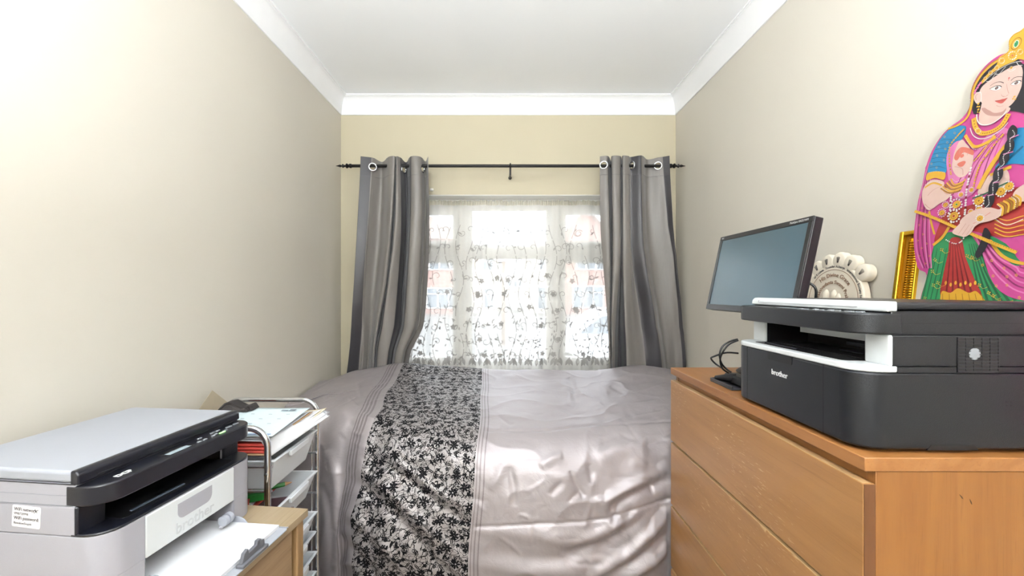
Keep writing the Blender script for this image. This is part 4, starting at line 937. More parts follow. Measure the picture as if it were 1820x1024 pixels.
# veil on the left
for (q, c_) in ((0, 'pinklight'), (14, 'pinkdark'), (30, 'pink'), (40, 'pinkdark'), (58, 'pinklight'), (68, 'pinkdark'), (88, 'pinklight')):
    rib(c_, [b2(266+q*.3, 30), b2(225+q*.5, 170), b2(196+q*.8, 330), b2(178+q, 500), b2(186+q, 620), b2(225+q*.6, 720)], full, 2.2, 3)
for (x, y) in ((205, 260), (215, 330), (200, 440), (230, 400), (190, 540), (225, 500), (215, 590), (250, 560), (265, 640), (200, 640), (240, 690), (250, 330), (290, 470)):
    for k in range(3): u, v = b2(x, y); dot('gold', u+1.3*math.cos(k*2.1), v+1.3*math.sin(k*2.1), full, 1.0, 5)
blob('red', [b2(300, 550), b2(330, 440), b2(380, 360), b2(560, 300), b2(700, 230), b2(878, 190), (1900, 340), (1900, 430), b2(878, 500), b2(740, 520), b2(560, 480), b2(400, 470)], full)
for q in range(5): rib('gold', [b2(690, 380+q*26), b2(770, 410+q*26), b2(878, 380+q*30), (1860, 380+q*8)], full, 2.0)
rib('pearl', [b2(690, 395), b2(770, 440), b2(878, 400)], full, 1.4)
rib('gold', [b2(290, 570), b2(350, 520), b2(395, 450)], full, 6); rib('gold', [b2(265, 350), b2(280, 430), b2(300, 500)], full, 4.5)
# bodice, torso, arms
blob('blue', [c2(60, 470), c2(90, 330), c2(150, 180), c2(230, 60), c2(330, -20), c2(470, -30), c2(420, 120), c2(300, 250), c2(250, 470), c2(150, 470)], full)
for q in range(7): rib('bluedark', [c2((78, 90, 104, 122, 142, 168, 206)[q], 410-q*48), c2(170+q*12, 395-q*48), c2(255+q*14, 420-q*52)], full, 1.6, .8)
for (x, y) in ((100, 370), (160, 280), (155, 410), (180, 190), (240, 80), (235, 330), (250, 210), (350, 40), (270, 140)):
    for k in range(5): u, v = c2(x, y); dot('gold', u+1.5*math.cos(k*1.256), v+1.5*math.sin(k*1.256), full, .75, 5)
blob('blue', [c2(780, 420), c2(880, 280), c2(960, 60), c2(1084, -20), (1870, 250), (1850, 290), c2(960, 370)], full)
rib('bluedark', [c2(820, 400), c2(950, 300), c2(1084, 180)], full, 6, 4)
blob('pinklight', [c2(270, 260), c2(400, 120), c2(560, 250), c2(700, 60), c2(850, -20), c2(960, 40), c2(880, 200), c2(760, 380), c2(620, 600), c2(500, 720), c2(350, 730), c2(280, 520)], full)
for q in range(6): rib('pink' if q % 2 else 'pinkdark', [c2(330+q*75, 700-q*30), c2(440+q*70, 480-q*45), c2(620+q*52, 250-q*36), c2(800+q*34, 40)], full, 2.6, 1.6)
blob('skin', [c2(600, 690), c2(640, 590), c2(720, 490), c2(790, 470), c2(900, 430), c2(940, 520), c2(900, 600), c2(760, 660)], full)
rib('gold', [c2(600, 640), c2(690, 470), c2(800, 300), c2(900, 170)], full, 8, 9); rib('golddark', [c2(628, 640), c2(715, 480), c2(825, 310), c2(915, 190)], full, 1)
rib('gold', [c2(730, 490), c2(850, 440), c2(960, 400)], full, 6)
blob('skin', [c2(20, 620), c2(110, 540), c2(230, 560), c2(240, 620), c2(330, 650), c2(280, 740), c2(180, 800), c2(80, 865), c2(25, 820), c2(0, 720)], full)
rib('skindark', [c2(60, 710), c2(120, 650), c2(200, 610)], full, 1.2, .5); rib('skindark', [c2(30, 800), c2(100, 850), c2(200, 795)], full, 1.6, .5)
blob('gold', [c2(60, 470), c2(150, 450), c2(248, 465), c2(232, 540), c2(140, 520), c2(50, 545)], full); beads('pearl', [c2(66, 468), c2(150, 448), c2(248, 462)], full, .8, 2)
rib('gold', [c2(30, 625), c2(120, 575), c2(215, 600)], full, 4); beads('pearl', [c2(25, 600), c2(120, 556), c2(215, 580)], full, .9, 1.9)
# raised palm
blob('skin', [c2(325, 420), c2(335, 300), c2(370, 190), c2(400, 130), c2(440, 110), c2(470, 150), c2(500, 180), c2(530, 230), c2(552, 270), c2(540, 380), c2(500, 460), c2(440, 510), c2(380, 505)], full)
blob('henna', [c2(370, 240), c2(430, 190), c2(545, 220), c2(550, 275), c2(500, 262), c2(440, 250), c2(380, 330), c2(345, 310)], full)
blob('henna', [c2(380, 370), c2(440, 340), c2(470, 350), c2(440, 395), c2(400, 400)], full); dot('henna', *c2(430, 285), full, 4, 12)
rib('skindark', [c2(350, 400), c2(430, 420), c2(440, 490)], full, 1.0); 
for q in range(3): rib('skindark', [c2(400+q*42, 260+q*10), c2(410+q*42, 205+q*18)], full, .7)
for q in range(6): rib('gold' if q % 2 == 0 else 'golddark', [c2(310-q*22, 530+q*20), c2(350-q*12, 590+q*18), c2(440-q*8, 560+q*20), c2(470-q*14, 530+q*24)], full, 3.0)
beads('pearl', [c2(318, 520), c2(370, 560), c2(450, 520)], full, .8, 2); beads('henna', [c2(210, 640), c2(270, 690), c2(350, 680)], full, .8, 2)
# hair and neck, face
blob('hair', [a_(600, 640), a_(590, 500), a_(625, 410), a_(700, 330), a_(790, 260), a_(890, 240), a_(945, 290), (1840, 120), (1850, 160), (1835, 200), a_(880, 620), a_(700, 600)], full)
rib('golddark', [a_(560, 640), a_(585, 560), a_(590, 480), a_(615, 415), a_(660, 350), a_(720, 292), a_(790, 250), a_(830, 225)], full, 4)
rib('gold', [a_(420, 745), a_(500, 712), a_(560, 655), a_(588, 560), a_(596, 480), a_(620, 420), a_(665, 355), a_(725, 298), a_(800, 250)], full, 4.6)
beads('pinkdark', [a_(574, 560), a_(582, 480), a_(606, 412), a_(650, 348), a_(710, 286), a_(790, 236)], full, .8, 2.1)
beads('golddark', [a_(345, 850), a_(400, 770), a_(450, 735), a_(520, 690)], full, .7, 2.4)
blob('skin', [a_(640, 700), a_(650, 600), a_(680, 560), a_(840, 590), a_(850, 620), a_(800, 660), a_(720, 715)], full)
blob('skindark', [a_(655, 605), a_(690, 600), a_(740, 632), a_(800, 625), a_(830, 598), a_(800, 650), a_(700, 650)], full)
blob('skin', [a_(640, 500), a_(660, 450), a_(720, 400), a_(790, 355), a_(860, 315), a_(925, 300), a_(945, 340), a_(940, 400), a_(935, 450), a_(905, 520), a_(870, 570), a_(820, 605), a_(750, 625), a_(690, 605), a_(655, 560)], full)
blob('skin', [a_(603, 540), a_(605, 505), a_(625, 488), a_(650, 500), a_(650, 550), a_(625, 570)], full); rib('skindark', [a_(618, 545), a_(615, 515), a_(632, 500)], full, 1.1)
rib('pearl', [a_(628, 490), a_(652, 495), a_(652, 555)], full, 1.2)
# cheeks are left plain; eyes, brows, nose, mouth
rib('hair', [a_(716, 445), a_(748, 424), a_(785, 416), a_(812, 424)], full, .7, 1.3); rib('hair', [a_(862, 408), a_(885, 388), a_(915, 380), a_(945, 382)], full, 1.2, .9)
for (pts, ex, ey) in (([(712, 466), (735, 454), (760, 444), (785, 444), (797, 452), (785, 468), (755, 478), (730, 476)], 762, 459), ([(860, 434), (880, 418), (905, 408), (930, 408), (932, 416), (915, 432), (890, 440), (870, 440)], 900, 423)):
    blob('pearl', [a_(*q) for q in pts], full, True, 4); dot('hair', *a_(ex, ey), full, 3.1, 12); dot('skindark', *a_(ex, ey), full, 1.6, 10); dot('hair', *a_(ex, ey), full, .9, 8); dot('pearl', *a_(ex-4, ey-5), full, .5, 6)
    rib('hair', [a_(*q) for q in pts[:5]], full, 1.0, 1.4); rib('skindark', [a_(*q) for q in (pts[0], pts[7], pts[6], pts[5], pts[4])], full, .6)
rib('skindark', [a_(832, 430), a_(838, 470), a_(848, 498)], full, .7, 1.0); rib('skindark', [a_(795, 505), a_(806, 520), a_(826, 518), a_(846, 505)], full, .8, 1.0); dot('skindark', *a_(812, 517), full, .9); dot('skindark', *a_(836, 511), full, .9)
blob('lips', [a_(750, 550), a_(785, 542), a_(802, 536), a_(818, 534), a_(838, 528), a_(822, 548), a_(800, 566), a_(775, 564)], full, True, 4); rib('reddark', [a_(750, 550), a_(790, 549), a_(815, 542), a_(840, 528)], full, .7)
dot('lips', *a_(849, 390), full, 1.5, 8, 1.3); dot('lips', *a_(846, 403), full, .9); rib('skindark', [a_(760, 582), a_(785, 590), a_(810, 582)], full, .8, .5)
# crown
blob('gold', [a_(650, 420), a_(690, 370), a_(760, 300), a_(780, 245), a_(845, 200), a_(848, 130), a_(880, 85), a_(930, 58), (1832, 44), (1860, 60), (1875, 110), (1862, 130), a_(945, 260), a_(880, 275), a_(800, 310), a_(720, 365), a_(665, 425)], full, True, 4)
beads('golddark', [a_(850, 195), a_(850, 140), a_(875, 95), a_(905, 75), a_(940, 60)], full, .9, 2.4); beads('golddark', [a_(790, 250), a_(815, 232), a_(840, 210)], full, .9, 2.4)
dot('golddark', *a_(900, 148), full, 9, 20, 1.3); dot('gold', *a_(900, 148), full, 7.6, 20, 1.3); dot('pearl', *a_(900, 150), full, 4.6, 16, 1.6); dot('green', *a_(900, 150), full, 3.4, 14, 1.8); dot('pearl', *a_(896, 138), full, .7)
rosette(*a_(874, 232), full, 6.5, 'lips'); rosette(*a_(765, 318), full, 3.6, 'golddark'); rosette(*a_(720, 352), full, 3.2, 'golddark'); rosette(*a_(800, 268), full, 4.4, 'golddark'); rosette(*a_(684, 392), full, 2.6, 'golddark'); rosette(*a_(930, 205), full, 4, 'golddark')
rib('pearl', [a_(672, 420), a_(725, 372), a_(800, 318), a_(880, 282), a_(945, 272)], full, 1.0)
rib('pearl', [a_(690, 412), a_(718, 412), a_(745, 375), a_(765, 350)], full, .9); rib('pearl', [a_(750, 360), a_(780, 362), a_(810, 330), a_(830, 310)], full, .9); rib('pearl', [a_(905, 280), a_(920, 300), a_(945, 300)], full, .9)
rosette(*a_(868, 318), full, 2.6, 'golddark'); beads('pearl', [a_(835, 330), a_(865, 342), a_(900, 322)], full, .8, 1.8)
for (x, y) in ((640, 440), (630, 458), (618, 475), (652, 425), (612, 492)): dot('pinklight', *a_(x, y), full, 2.6, 9); dot('pink', *a_(x+3, y+3), full, 1.1, 7)
for (x, y, r_) in ((637, 570, 2.2), (630, 590, 1.8), (643, 590, 1.8), (637, 610, 2.3), (632, 628, 1.4), (645, 630, 1.4), (890, 520, 2.0), (880, 535, 1.7), (896, 538, 1.7)): dot('gold', *a_(x, y), full, r_, 8)
# necklaces
rib('pearl', [a_(625, 645), a_(632, 690), a_(660, 716), a_(720, 712), a_(790, 670), a_(835, 620)], full, 2.2)
rib('gold', [a_(605, 670), a_(615, 730), a_(655, 775), a_(730, 765), a_(800, 720), a_(850, 640)], full, 9); beads('golddark', [a_(605, 670), a_(615, 730), a_(655, 775), a_(730, 765), a_(800, 720), a_(850, 640)], full, 1.5, 3.6)
rib('pearl', [a_(580, 740), a_(600, 790), a_(650, 815), a_(720, 800), a_(800, 750), a_(845, 700)], full, 1.6)
rib('gold', [a_(545, 790), a_(570, 830), a_(610, 870), a_(680, 850), a_(760, 800)], full, 6); beads('pearl', [a_(545, 800), a_(572, 850), a_(612, 888), a_(680, 868), a_(770, 810)], full, .9, 2.2)
rosette(*a_(636, 760), full, 4.6, 'red')
for pts, st in (([c2(470, -10), c2(400, 60), c2(310, 180), c2(305, 330), c2(320, 480)], 2.9),): beads('gold', pts, full, 2.1, st); beads('golddark', pts, full, .8, st)
beads('gold', [c2(560, 640), c2(590, 500), c2(640, 370), c2(760, 200), c2(880, 60)], full, 2.2, 3.6); beads('golddark', [c2(570, 640), c2(600, 500), c2(650, 370), c2(770, 200), c2(890, 60)], full, 1.0, 3.6)
beads('gold', [c2(560, 350), c2(660, 240), c2(790, 60)], full, 1.8, 2.6); beads('pearl', [c2(545, 385), c2(515, 520), c2(490, 660), c2(480, 800), c2(470, 920), c2(440, 980)], full, 2.4, 3.4, 'reddark')
beads('pearl', [c2(325, 700), c2(318, 800), c2(312, 920), c2(330, 1000)], full, 2.3, 3.2, 'reddark'); beads('pearl', [b2(375, 530), b2(420, 555), b2(460, 560), b2(495, 535), b2(500, 510)], full, 1.5, 2.4, 'pinkdark')
# belt ornaments
for (x, y, r_, st) in ((385, 805, 9, 'green'), (355, 930, 10, 'red'), (625, 765, 9.5, 'golddark'), (862, 668, 8.5, 'golddark'), (950, 610, 8, 'golddark'), (628, 855, 5.5, 'golddark'), (230, 895, 6.5, 'golddark'), (435, 700, 4.6, 'golddark'), (548, 650, 4.5, 'golddark'), (270, 810, 5.5, 'golddark'), (545, 890, 5, 'red')): rosette(*c2(x, y), full, r_, st)
rib('greendark', [c2(560, 740), c2(700, 690), c2(830, 620), c2(940, 570)], full, 3)
# plait with pearl strings
for (x, y, w_) in ((990, 40, 7.5), (960, 180, 8.5), (905, 300, 7), (838, 480, 7.5), (790, 620, 7), (745, 760, 7)): blob('hair', [c2(x-55, y+70), c2(x-50, y-20), c2(x, y-85), c2(x+50, y-50), c2(x+45, y+30), c2(x-10, y+90)], full, True, 4)
rib('pinklight', [c2(960, 100), c2(1060, 60)], full, 2); rib('pinklight', [c2(890, 270), c2(1000, 240)], full, 2); rib('pinklight', [c2(830, 435), c2(900, 410)], full, 2); rib('pinklight', [c2(780, 575), c2(850, 565)], full, 2); rib('pinklight', [c2(720, 710), c2(790, 700)], full, 2)
beads('pearl', [c2(985, 0), c2(1015, 60), c2(965, 110), c2(965, 220), c2(895, 290), c2(900, 370), c2(840, 430), c2(840, 540), c2(785, 580), c2(780, 690), c2(735, 720), c2(740, 800), c2(700, 840)], full, .95, 2.0)
blob('hair', [b2(640, 460), b2(680, 500), b2(650, 590), b2(600, 655), b2(578, 630), b2(610, 560)], full)
# lower hand, flute
rib('gold', [b2(183, 350), b2(300, 390), b2(450, 455), b2(560, 500), b2(700, 560), b2(850, 620)], full, 6.2, 6.2); beads('golddark', [b2(195, 345), b2(310, 388), b2(455, 450), b2(565, 495), b2(700, 555), b2(850, 612)], full, .9, 4)
blob('skin', [c2(900, 830), c2(850, 860), c2(760, 840), c2(640, 850), c2(520, 900), c2(440, 970), c2(430, 1010), c2(470, 1015), c2(560, 960), c2(520, 1040), c2(560, 1060), c2(640, 1010), c2(760, 980), c2(860, 930)], full)
blob('skin', [b2(430, 490), b2(460, 450), b2(530, 390), b2(590, 400), b2(560, 480), b2(520, 515), b2(480, 512)], full)
for q in range(3): rib('skindark', [b2(470+q*26, 500+q*4), b2(520+q*22, 430+q*8)], full, .8)
blob('skin', [c2(1000, 700), c2(1084, 610), (1850, 320), (1850, 350), c2(1040, 780)], full)
for q in range(7): rib('gold' if q % 2 == 0 else 'golddark', [c2(830+q*32, 800-q*16), c2(890+q*32, 840-q*16), c2(880+q*32, 930-q*18)], full, 3.6)
beads('pearl', [c2(820, 800), c2(872, 850), c2(862, 930)], full, .9, 2.0); beads('pearl', [c2(970, 720), c2(1030, 760), c2(1020, 850)], full, .9, 2.0)
rosette(*c2(645, 955), full, 6.5, 'golddark'); rib('henna', [c2(700, 930), c2(760, 890)], full, .9); rib('henna', [c2(600, 1000), c2(570, 1010)], full, .9)
cut = cm.build('cardboard_cutout', cutm, M=Matrix.Translation(Vector((cx0, .84, 1.0))))
tag(cut, 'tall printed cutout of a woman in pink veil and gold crown against the wall', 'cutout')
# ---------------------------------------------------------------- small oak cabinet under the left printer
m_lo = wood('light_oak_top', '#9f8d73', '#927f64', '#7b694f', 1, .42, 1.1)
m_loz = wood('light_oak_upright', '#987a56', '#8a6c48', '#705436', 2, .45, 1.1)
m_lod = wood('light_oak_door', '#957c60', '#866d51', '#685138', 1, .45, 1.3)
CR = math.radians(6.4); CZ = .69
far = Vector((-.528, 1.116)); dxc = Vector((math.sin(CR), math.cos(CR))); dyc = Vector((-math.cos(CR), math.sin(CR)))   # along the front, towards the wall
CW, CD = .66, .50
c0 = far-dxc*CW/2+dyc*CD/2
# the cabinet stands nearly square to the room; its back left corners stop short of the wall
cab = thing('cabinet', 'small light oak cabinet beneath the pale left printer', 'cabinet', (c0.x, c0.y, 0), -CR)
hx_, hy_ = CD/2, CW/2
MB().box((-hx_, -hy_, CZ-.020), (hx_, hy_, CZ)).build('top', m_lo, cab, bevel=.0015)
for (a, b) in ((-hy_+.012, -hy_+.040), (hy_-.040, hy_-.012)):
    MB().box((hx_-.035, a, 0), (hx_-.006, b, CZ-.0205)).build('front_stile', m_loz, cab, bevel=.002)
    MB().box((-hx_+.005, a, 0), (hx_-.0355, b-.008, CZ-.0205)).build('side_panel', m_loz, cab, bevel=.001)
MB().box((-hx_+.005, -hy_+.05, .08), (hx_-.05, hy_-.05, .10)).build('bottom_panel', m_loz, cab)
MB().box((-hx_+.003, -hy_+.05, .08), (-hx_+.010, hy_-.05, CZ-.03)).build('back_panel', m_loz, cab)
# front: a drawer with a scooped hand hold above a door
yA, yB = -hy_+.046, hy_-.052
prof = [(yB, .46), (yB, CZ-.026), (.10, CZ-.026)]+[(.10-.20*t, CZ-.026-.036*math.sin(PI*t)**.8) for t in [k/12 for k in range(1, 12)]]+[(-.10, CZ-.026), (yA, CZ-.026), (yA, .46)]
MB().prism(prof, hx_-.030, hx_-.012, 'x').build('drawer', m_lod, cab, bevel=.0015)
MB().box((hx_-.030, yA, .10), (hx_-.012, yB, .452)).build('door', m_lod, cab, bevel=.0015)
# ---------------------------------------------------------------- left printer, on the cabinet
PZ = CZ
ang = math.radians(90-6.1)
m_gside = m_pgry
lp, h_, cpl = printer('printer', 'pale grey printer with black slot and open paper tray, on the light oak cabinet', (-.690, .925, PZ), ang, .365, m_pgry, m_pgry, m_pblk2, m_pblk2, m_pgry2, m_pblk2, False, .262)
vs, fs = text('DCP', .0155, .0003, .0006, 'CENTER', 0); MB().add(vs, fs, fr((-.135, .022, .2364), (1, 0, 0), (0, 1, 0))).build('model_lettering', m_ink, cpl)
led = MB().prism(rrect(.086, .0115, .104, .0165, .002, 3), .2362, .2374).build('go_button_light', m_led, cpl)
# front cover with a moulded grip and raised name, above the open tray
W_ = .1925
fc = MB().box((-W_+.0785, -.0022, .0615), (W_-.0785, .006, .144))
fco = fc.build('front_cover', m_pwht, lp, bevel=.002)
MB().prism(rrect(-.045, .098, .045, .132, .016, 5, (1, 1, 0, 0)), -.0030, -.0020, 'y').build('hand_grip', m_pgry, fco, bevel=.0004)
vs, fs = text('brother', .032, .0006, .0006); MB().add(vs, fs, fr((.0, -.0024, .080), (1, 0, 0), (0, 0, 1))).build('raised_lettering', mat('relief_shaded_plastic', '#bfc2c5', .4), fco)  # letters coloured darker than the cover to imitate relief shading
for sx in (-1, 1): MB().box((min(sx*(W_-.0782), sx*(W_-.0777)), -.0010, .01), (max(sx*(W_-.0782), sx*(W_-.0777)), .002, .144)).build('cover_seam', m_btn, lp)
MB().box((-.1135, .196, .0045), (.1135, .199, .062)).build('tray_opening', m_pin, lp)
# roller block in the opening
rbk = MB().box((.065, -.012, .018), (.10, -.0015, .024)).build('feed_block', m_pgry, lp, bevel=.002)
for q in (.072, .086): MB().lathe([(0, -.005), (.012, -.005), (.012, .005), (0, .005)], 20, fr((q, -.010, .034), (0, 1, 0), (0, 0, 1))).build('feed_roller', m_pgry2, rbk, smooth=40)
# open tray flap and paper guides
tf = MB().prism(rrect(-.112, -.150, .112, -.0015, .014, 6, (1, 1, 0, 0)), .0015, .0045).build('tray_flap', m_pgry2, lp, bevel=.001)
MB().prism([(-.0015, .0046), (-.0015, .026), (-.02, .026), (-.034, .021), (-.046, .008), (-.15, .007), (-.15, .0046)], .1065, .1085, 'x').build('paper_guide', m_pgry2, tf, bevel=.0006)
MB().prism([(-.0015, .0046), (-.0015, .026), (-.02, .026), (-.034, .021), (-.046, .008), (-.15, .007), (-.15, .0046)], -.1085, -.1065, 'x').build('paper_guide', m_pgry2, tf, bevel=.0006)
m_stop = mat('mid_grey_plastic', '#606167', .4)
st_ = MB().box((-.045, -.152, .0046), (.035, -.134, .012)); sto = st_.build('paper_stop', m_stop, tf, bevel=.002)
MB().prism([(-.040, .012), (-.034, .030), (-.022, .034), (-.020, .024), (.004, .026), (.006, .034), (.016, .034), (.020, .028), (.028, .026), (.030, .012)], -.146, -.138, 'y').build('stop_latch', m_stop, sto, bevel=.0012)
# sheets of paper in the tray
m_pap = mat('white_paper', '#dfe0e4', .7, var=.01)
Ml = Matrix.Translation((-.690, .925, PZ)) @ Matrix.Rotation(ang, 4, 'Z')
m_ = MB(); m_.box((-.105, -.128, 0), (.105, .160, .0075))
ps = m_.build('paper_stack', m_pap, M=Ml @ Matrix.Translation((0, 0, .0050)))
tag(ps, 'stack of blank white paper lying in the open tray of the pale left printer', 'paper')
# label on the near side
m_lab = mat('white_label', '#eceaec', .4, var=.01); m_lt2 = mat('dark_print', '#3b3a40', .6)
# side faces -x local; the local frame of the side: u = +y (away from the front) reads right-to-left seen from the camera
Ms = fr((-W_-.0004, .1515, .177), (0, -1, 0), (0, 0, 1))
lb = MB().prism(rrect(-.030, -.0195, .0285, .0195, .003, 4), -.0002, .0003, 'z', Ms @ Matrix.Rotation(-.05, 4, 'Z')).build('wifi_label', m_lab, lp)
Mt = Ms @ Matrix.Rotation(-.05, 4, 'Z')
tm = MB()
for s_, sz, y_ in (('WiFi network:', .0082, .0125), ('VM0720998', .0060, .0045), ('WiFi password:', .0082, -.0035), ('Rnnnkwt5nqn6', .0060, -.0125)):
    vs, fs = text(s_, sz, .0001, .00010 if sz > .007 else 0, 'LEFT'); tm.add(vs, fs, Mt @ Matrix.Translation((-.026, y_, .0005)))
tm.build('label_lettering', m_lt2, lb)
MB().tube([(.017+.0028*math.cos(t), .0115+.0028*math.sin(t), .0005) for t in [k*PI/8 for k in range(13)]], .0003, 5, Mt).tube(cr([(.0175, .010, .0005), (.0205, .0125, .0005), (.0225, .0150, .0005), (.0235, .0135, .0005)], 5), .0003, 5, Mt).build('label_emblem', m_lt2, lb)
# ---------------------------------------------------------------- chrome drawer trolley
TX0, TX1, TY0, TY1, TZ_ = -1.040, -.684, 1.215, 1.534, .872
tc_ = ((TX0+TX1)/2, (TY0+TY1)/2)
trl = thing('drawer_trolley', 'chrome tube trolley with white plastic drawers between the left printer and the bed', 'trolley', (tc_[0], tc_[1], 0))
def T(x, y, z): return (x-tc_[0], y-tc_[1], z)
m_tub = mat('white_translucent_plastic', '#dfe3e8', .35, var=.02, spec=.5)
for yy, rr_ in ((TY0, .0092), (TY1, .0085)):
    R_ = .055; x0, x1 = TX0+rr_, TX1-rr_
    pts = [T(x0, yy, .05), T(x0, yy, TZ_-R_)]+[T(x0+R_-R_*math.cos(a), yy, TZ_-R_+R_*math.sin(a)) for a in [PI/2*k/8 for k in range(1, 9)]]+[T(x1-R_+R_*math.sin(a), yy, TZ_-R_+R_*math.cos(a)) for a in [PI/2*k/8 for k in range(0, 9)]]+[T(x1, yy, .05)]
    ar = MB().tube(pts, rr_, 14).build('arch_tube', m_chr, trl, smooth=60)
    for zz in (.74, .30):
        MB().lathe([(0, 0), (.005, 0), (.0045, .002), (0, .0028)], 12, fr(T(x1, yy-rr_, zz+.0), (1, 0, 0), (0, 0, 1)) ).build('bolt', m_chr, ar, smooth=50)
    for xx_ in (x0, x1): 
        MB().lathe([(0, .0), (.022, .0), (.022, .03), (.008, .05), (0, .05)], 16, Matrix.Translation(T(xx_, yy, 0))).build('castor', m_cab, ar, smooth=40)
ladz = [.762-.0725*k for k in range(9)]
for yy, sg in ((TY0, 1), (TY1, -1)):
    y_ = yy+sg*.014
    lad = MB().tube([T(TX1-.022, y_, .10), T(TX1-.022, y_, .80)], .003, 8).tube([T(TX0+.022, y_, .10), T(TX0+.022, y_, .80)], .003, 8)
    lo_ = lad.build('ladder_rail', m_chr, trl, smooth=60)
    for zz in ladz: MB().tube([T(TX0+.004, y_+sg*.0, zz-.008), T(TX1-.004, y_, zz-.008)], .0042, 8).build('runner', m_chr, lo_, smooth=60)
for xx_, zz in ((TX0+.01, .10), (TX1-.01, .10)): MB().tube([T(xx_, TY0, zz), T(xx_, TY1, zz)], .007, 10).build('cross_bar', m_chr, trl, smooth=60)
def tub(z, depth, dx=0.0):
    ya, yb = TY0+.018, TY1-.018; xa, xb = TX0+.03, TX1+.002+dx; k_ = .022
    t_ = .0022; m = MB()
    def ring(ins, z_): return [T(xa+ins, ya+ins, z_), T(xb-ins, ya+ins, z_), T(xb-ins, yb-ins, z_), T(xa+ins, yb-ins, z_)]
    rs = [ring(-.0, z-.006), ring(0, z), ring(.009, z), ring(.010, z-.004), ring(.010+k_, z-depth+.003), ring(.008+k_, z-depth), ring(.0065, z-.008)]
    vs = [p for r in rs for p in r]; fs = []
    for a in range(len(rs)):
        b = (a+1) % len(rs)
        if a == 4: continue
        for q in range(4): fs.append((a*4+q, a*4+(q+1) % 4, b*4+(q+1) % 4, b*4+q))
    fs.append((16, 17, 18, 19)); fs.append((23, 22, 21, 20))
    m.add(vs, fs); o = m.build('drawer', m_tub, trl, bevel=.002)
    MB().prism([(ya+.08-tc_[1], z-.001), (yb-.08-tc_[1], z-.001), (yb-.085-tc_[1], z-.020), (ya+.085-tc_[1], z-.020)], xb-.004-tc_[0], xb+.007-tc_[0], 'x').build('drawer_grip', m_tub, o, bevel=.003, seg=3)
    return o
for z, d_, dx in ((.770, .10, 0), (.620, .085, 0), (.472, .085, 0), (.400, .055, -.004), (.327, .055, .0), (.255, .055, -.002), (.182, .055, 0)): tub(z, d_, dx)
# ---------------------------------------------------------------- papers and things on the trolley
def sheet(name, label, cat, corners, m, curl=0, thick=.0006, group=None, wob=.002, n=14, droop=0):
    """sheet through four corners (near left, near right, far right, far left), curling up along its right edge"""
    A, B, C_, D_ = [Vector(c) for c in corners]; ctr = (A+B+C_+D_)/4; mb = MB(); sd = rn.random()*50
    def fn(u, v):
        p = (A*(1-u)+B*u)*(1-v)+(D_*(1-u)+C_*u)*v; p = p-ctr
        p.z += curl*(max(0, u-.45)/.55)**2*(v)
        if droop:
            q = min(1, max(0, (u-.88)/.12)); zl = (A*(1-v)+D_*v).z; zr = (B*(1-v)+C_*v).z; p.z += (zl+(zr-zl)*q*q*(3-2*q))-(zl+(zr-zl)*u)
        p.z += noise.noise(Vector((u*2+sd, v*2, 1)))*wob; return p
    mb.grid(fn, n, n); o = mb.build(name, m, smooth=180, solid=thick, M=Matrix.Translation(ctr)); return tag(o, label, cat, group)
m_cream = mat('cream_paper', '#e0d3b6', .7, var=.03); m_redp = mat('red_card', '#c0453a', .55, var=.06); m_cal = mat('pale_blue_calendar_paper', '#d3e3e8', .6, var=.03); m_card = mat('brown_card', '#a98a67', .8, var=.08); m_prn = mat('grey_print', '#8a97a3', .7); m_blu = mat('blue_print', '#5f7fb5', .6)
m_blk = mat('black_fabric', '#2b2625', .85, var=.2, bump=.4)
xl = -1.0
sheet('magazine', 'thick dark cover magazine at the bottom of the paper pile on the trolley', 'magazine', [(xl, 1.235, .780), (-.715, 1.232, .780), (-.70, 1.50, .782), (xl, 1.50, .782)], mat('grey_cover', '#77787e', .5), 0, .012, wob=0)
sheet('envelope', 'brown card envelope under the red folders on the trolley', 'envelope', [(xl+.01, 1.226, .7905), (-.70, 1.222, .7905), (-.69, 1.47, .7915), (xl, 1.47, .7915)], m_card, .0, .004, wob=.0)
for q, (dz, lb_) in enumerate(((.0, 'red folder lowest of the three on the trolley pile'), (.009, 'red folder in the middle of the three on the trolley pile'), (.018, 'red folder uppermost of the three, just under the blue calendar sheet'))):
    sheet('folder', lb_, 'folder', [(xl, 1.228+.003*q, .7965+dz), (-.708-.004*q, 1.226+.004*q, .7965+dz), (-.708-.004*q, 1.45, .7985+dz), (xl, 1.45, .7985+dz)], m_redp, 0, .0055, 'red folders on the trolley', wob=.0006)
px_ = [((-.690, 1.228, .786), (-.632, 1.50, .812), .040, m_pap, 'white paper sheet lowest and farthest out of the fanned pile over the trolley edge'), ((-.694, 1.236, .792), (-.638, 1.515, .822), .036, mat('shaded_white_paper', '#bcbcc2', .7), 'white paper sheet second from the outside of the fanned trolley pile'),  # grey tone imitates edge shading that sets the white sheets apart
       ((-.703, 1.240, .798), (-.648, 1.512, .838), .030, m_cream, 'cream paper sheet curling up among the fanned trolley papers'), ((-.706, 1.232, .806), (-.657, 1.490, .842), .022, m_pap, 'white paper sheet between the cream sheet and the brown envelope'),
       ((-.713, 1.238, .813), (-.672, 1.455, .846), .016, m_card, 'narrow brown card strip between the fanned white sheets'), ((-.712, 1.232, .820), (-.678, 1.450, .850), .012, mat('shaded_white_paper', '#bcbcc2', .7), 'white paper sheet directly beside the blue calendar sheet on the trolley')]
for (nr, fr2, cu, mm, lb_) in px_:
    zl_ = .8285+.0022*px_.index((nr, fr2, cu, mm, lb_))
    sheet('paper_sheet', lb_, 'paper', [(nr[0]-.20, nr[1]+.01, zl_), nr, fr2, (fr2[0]-.22, fr2[1]-.02, zl_+.004)], mm, cu*.3, .0011, 'fanned papers on the trolley', wob=.0008, n=30, droop=1)
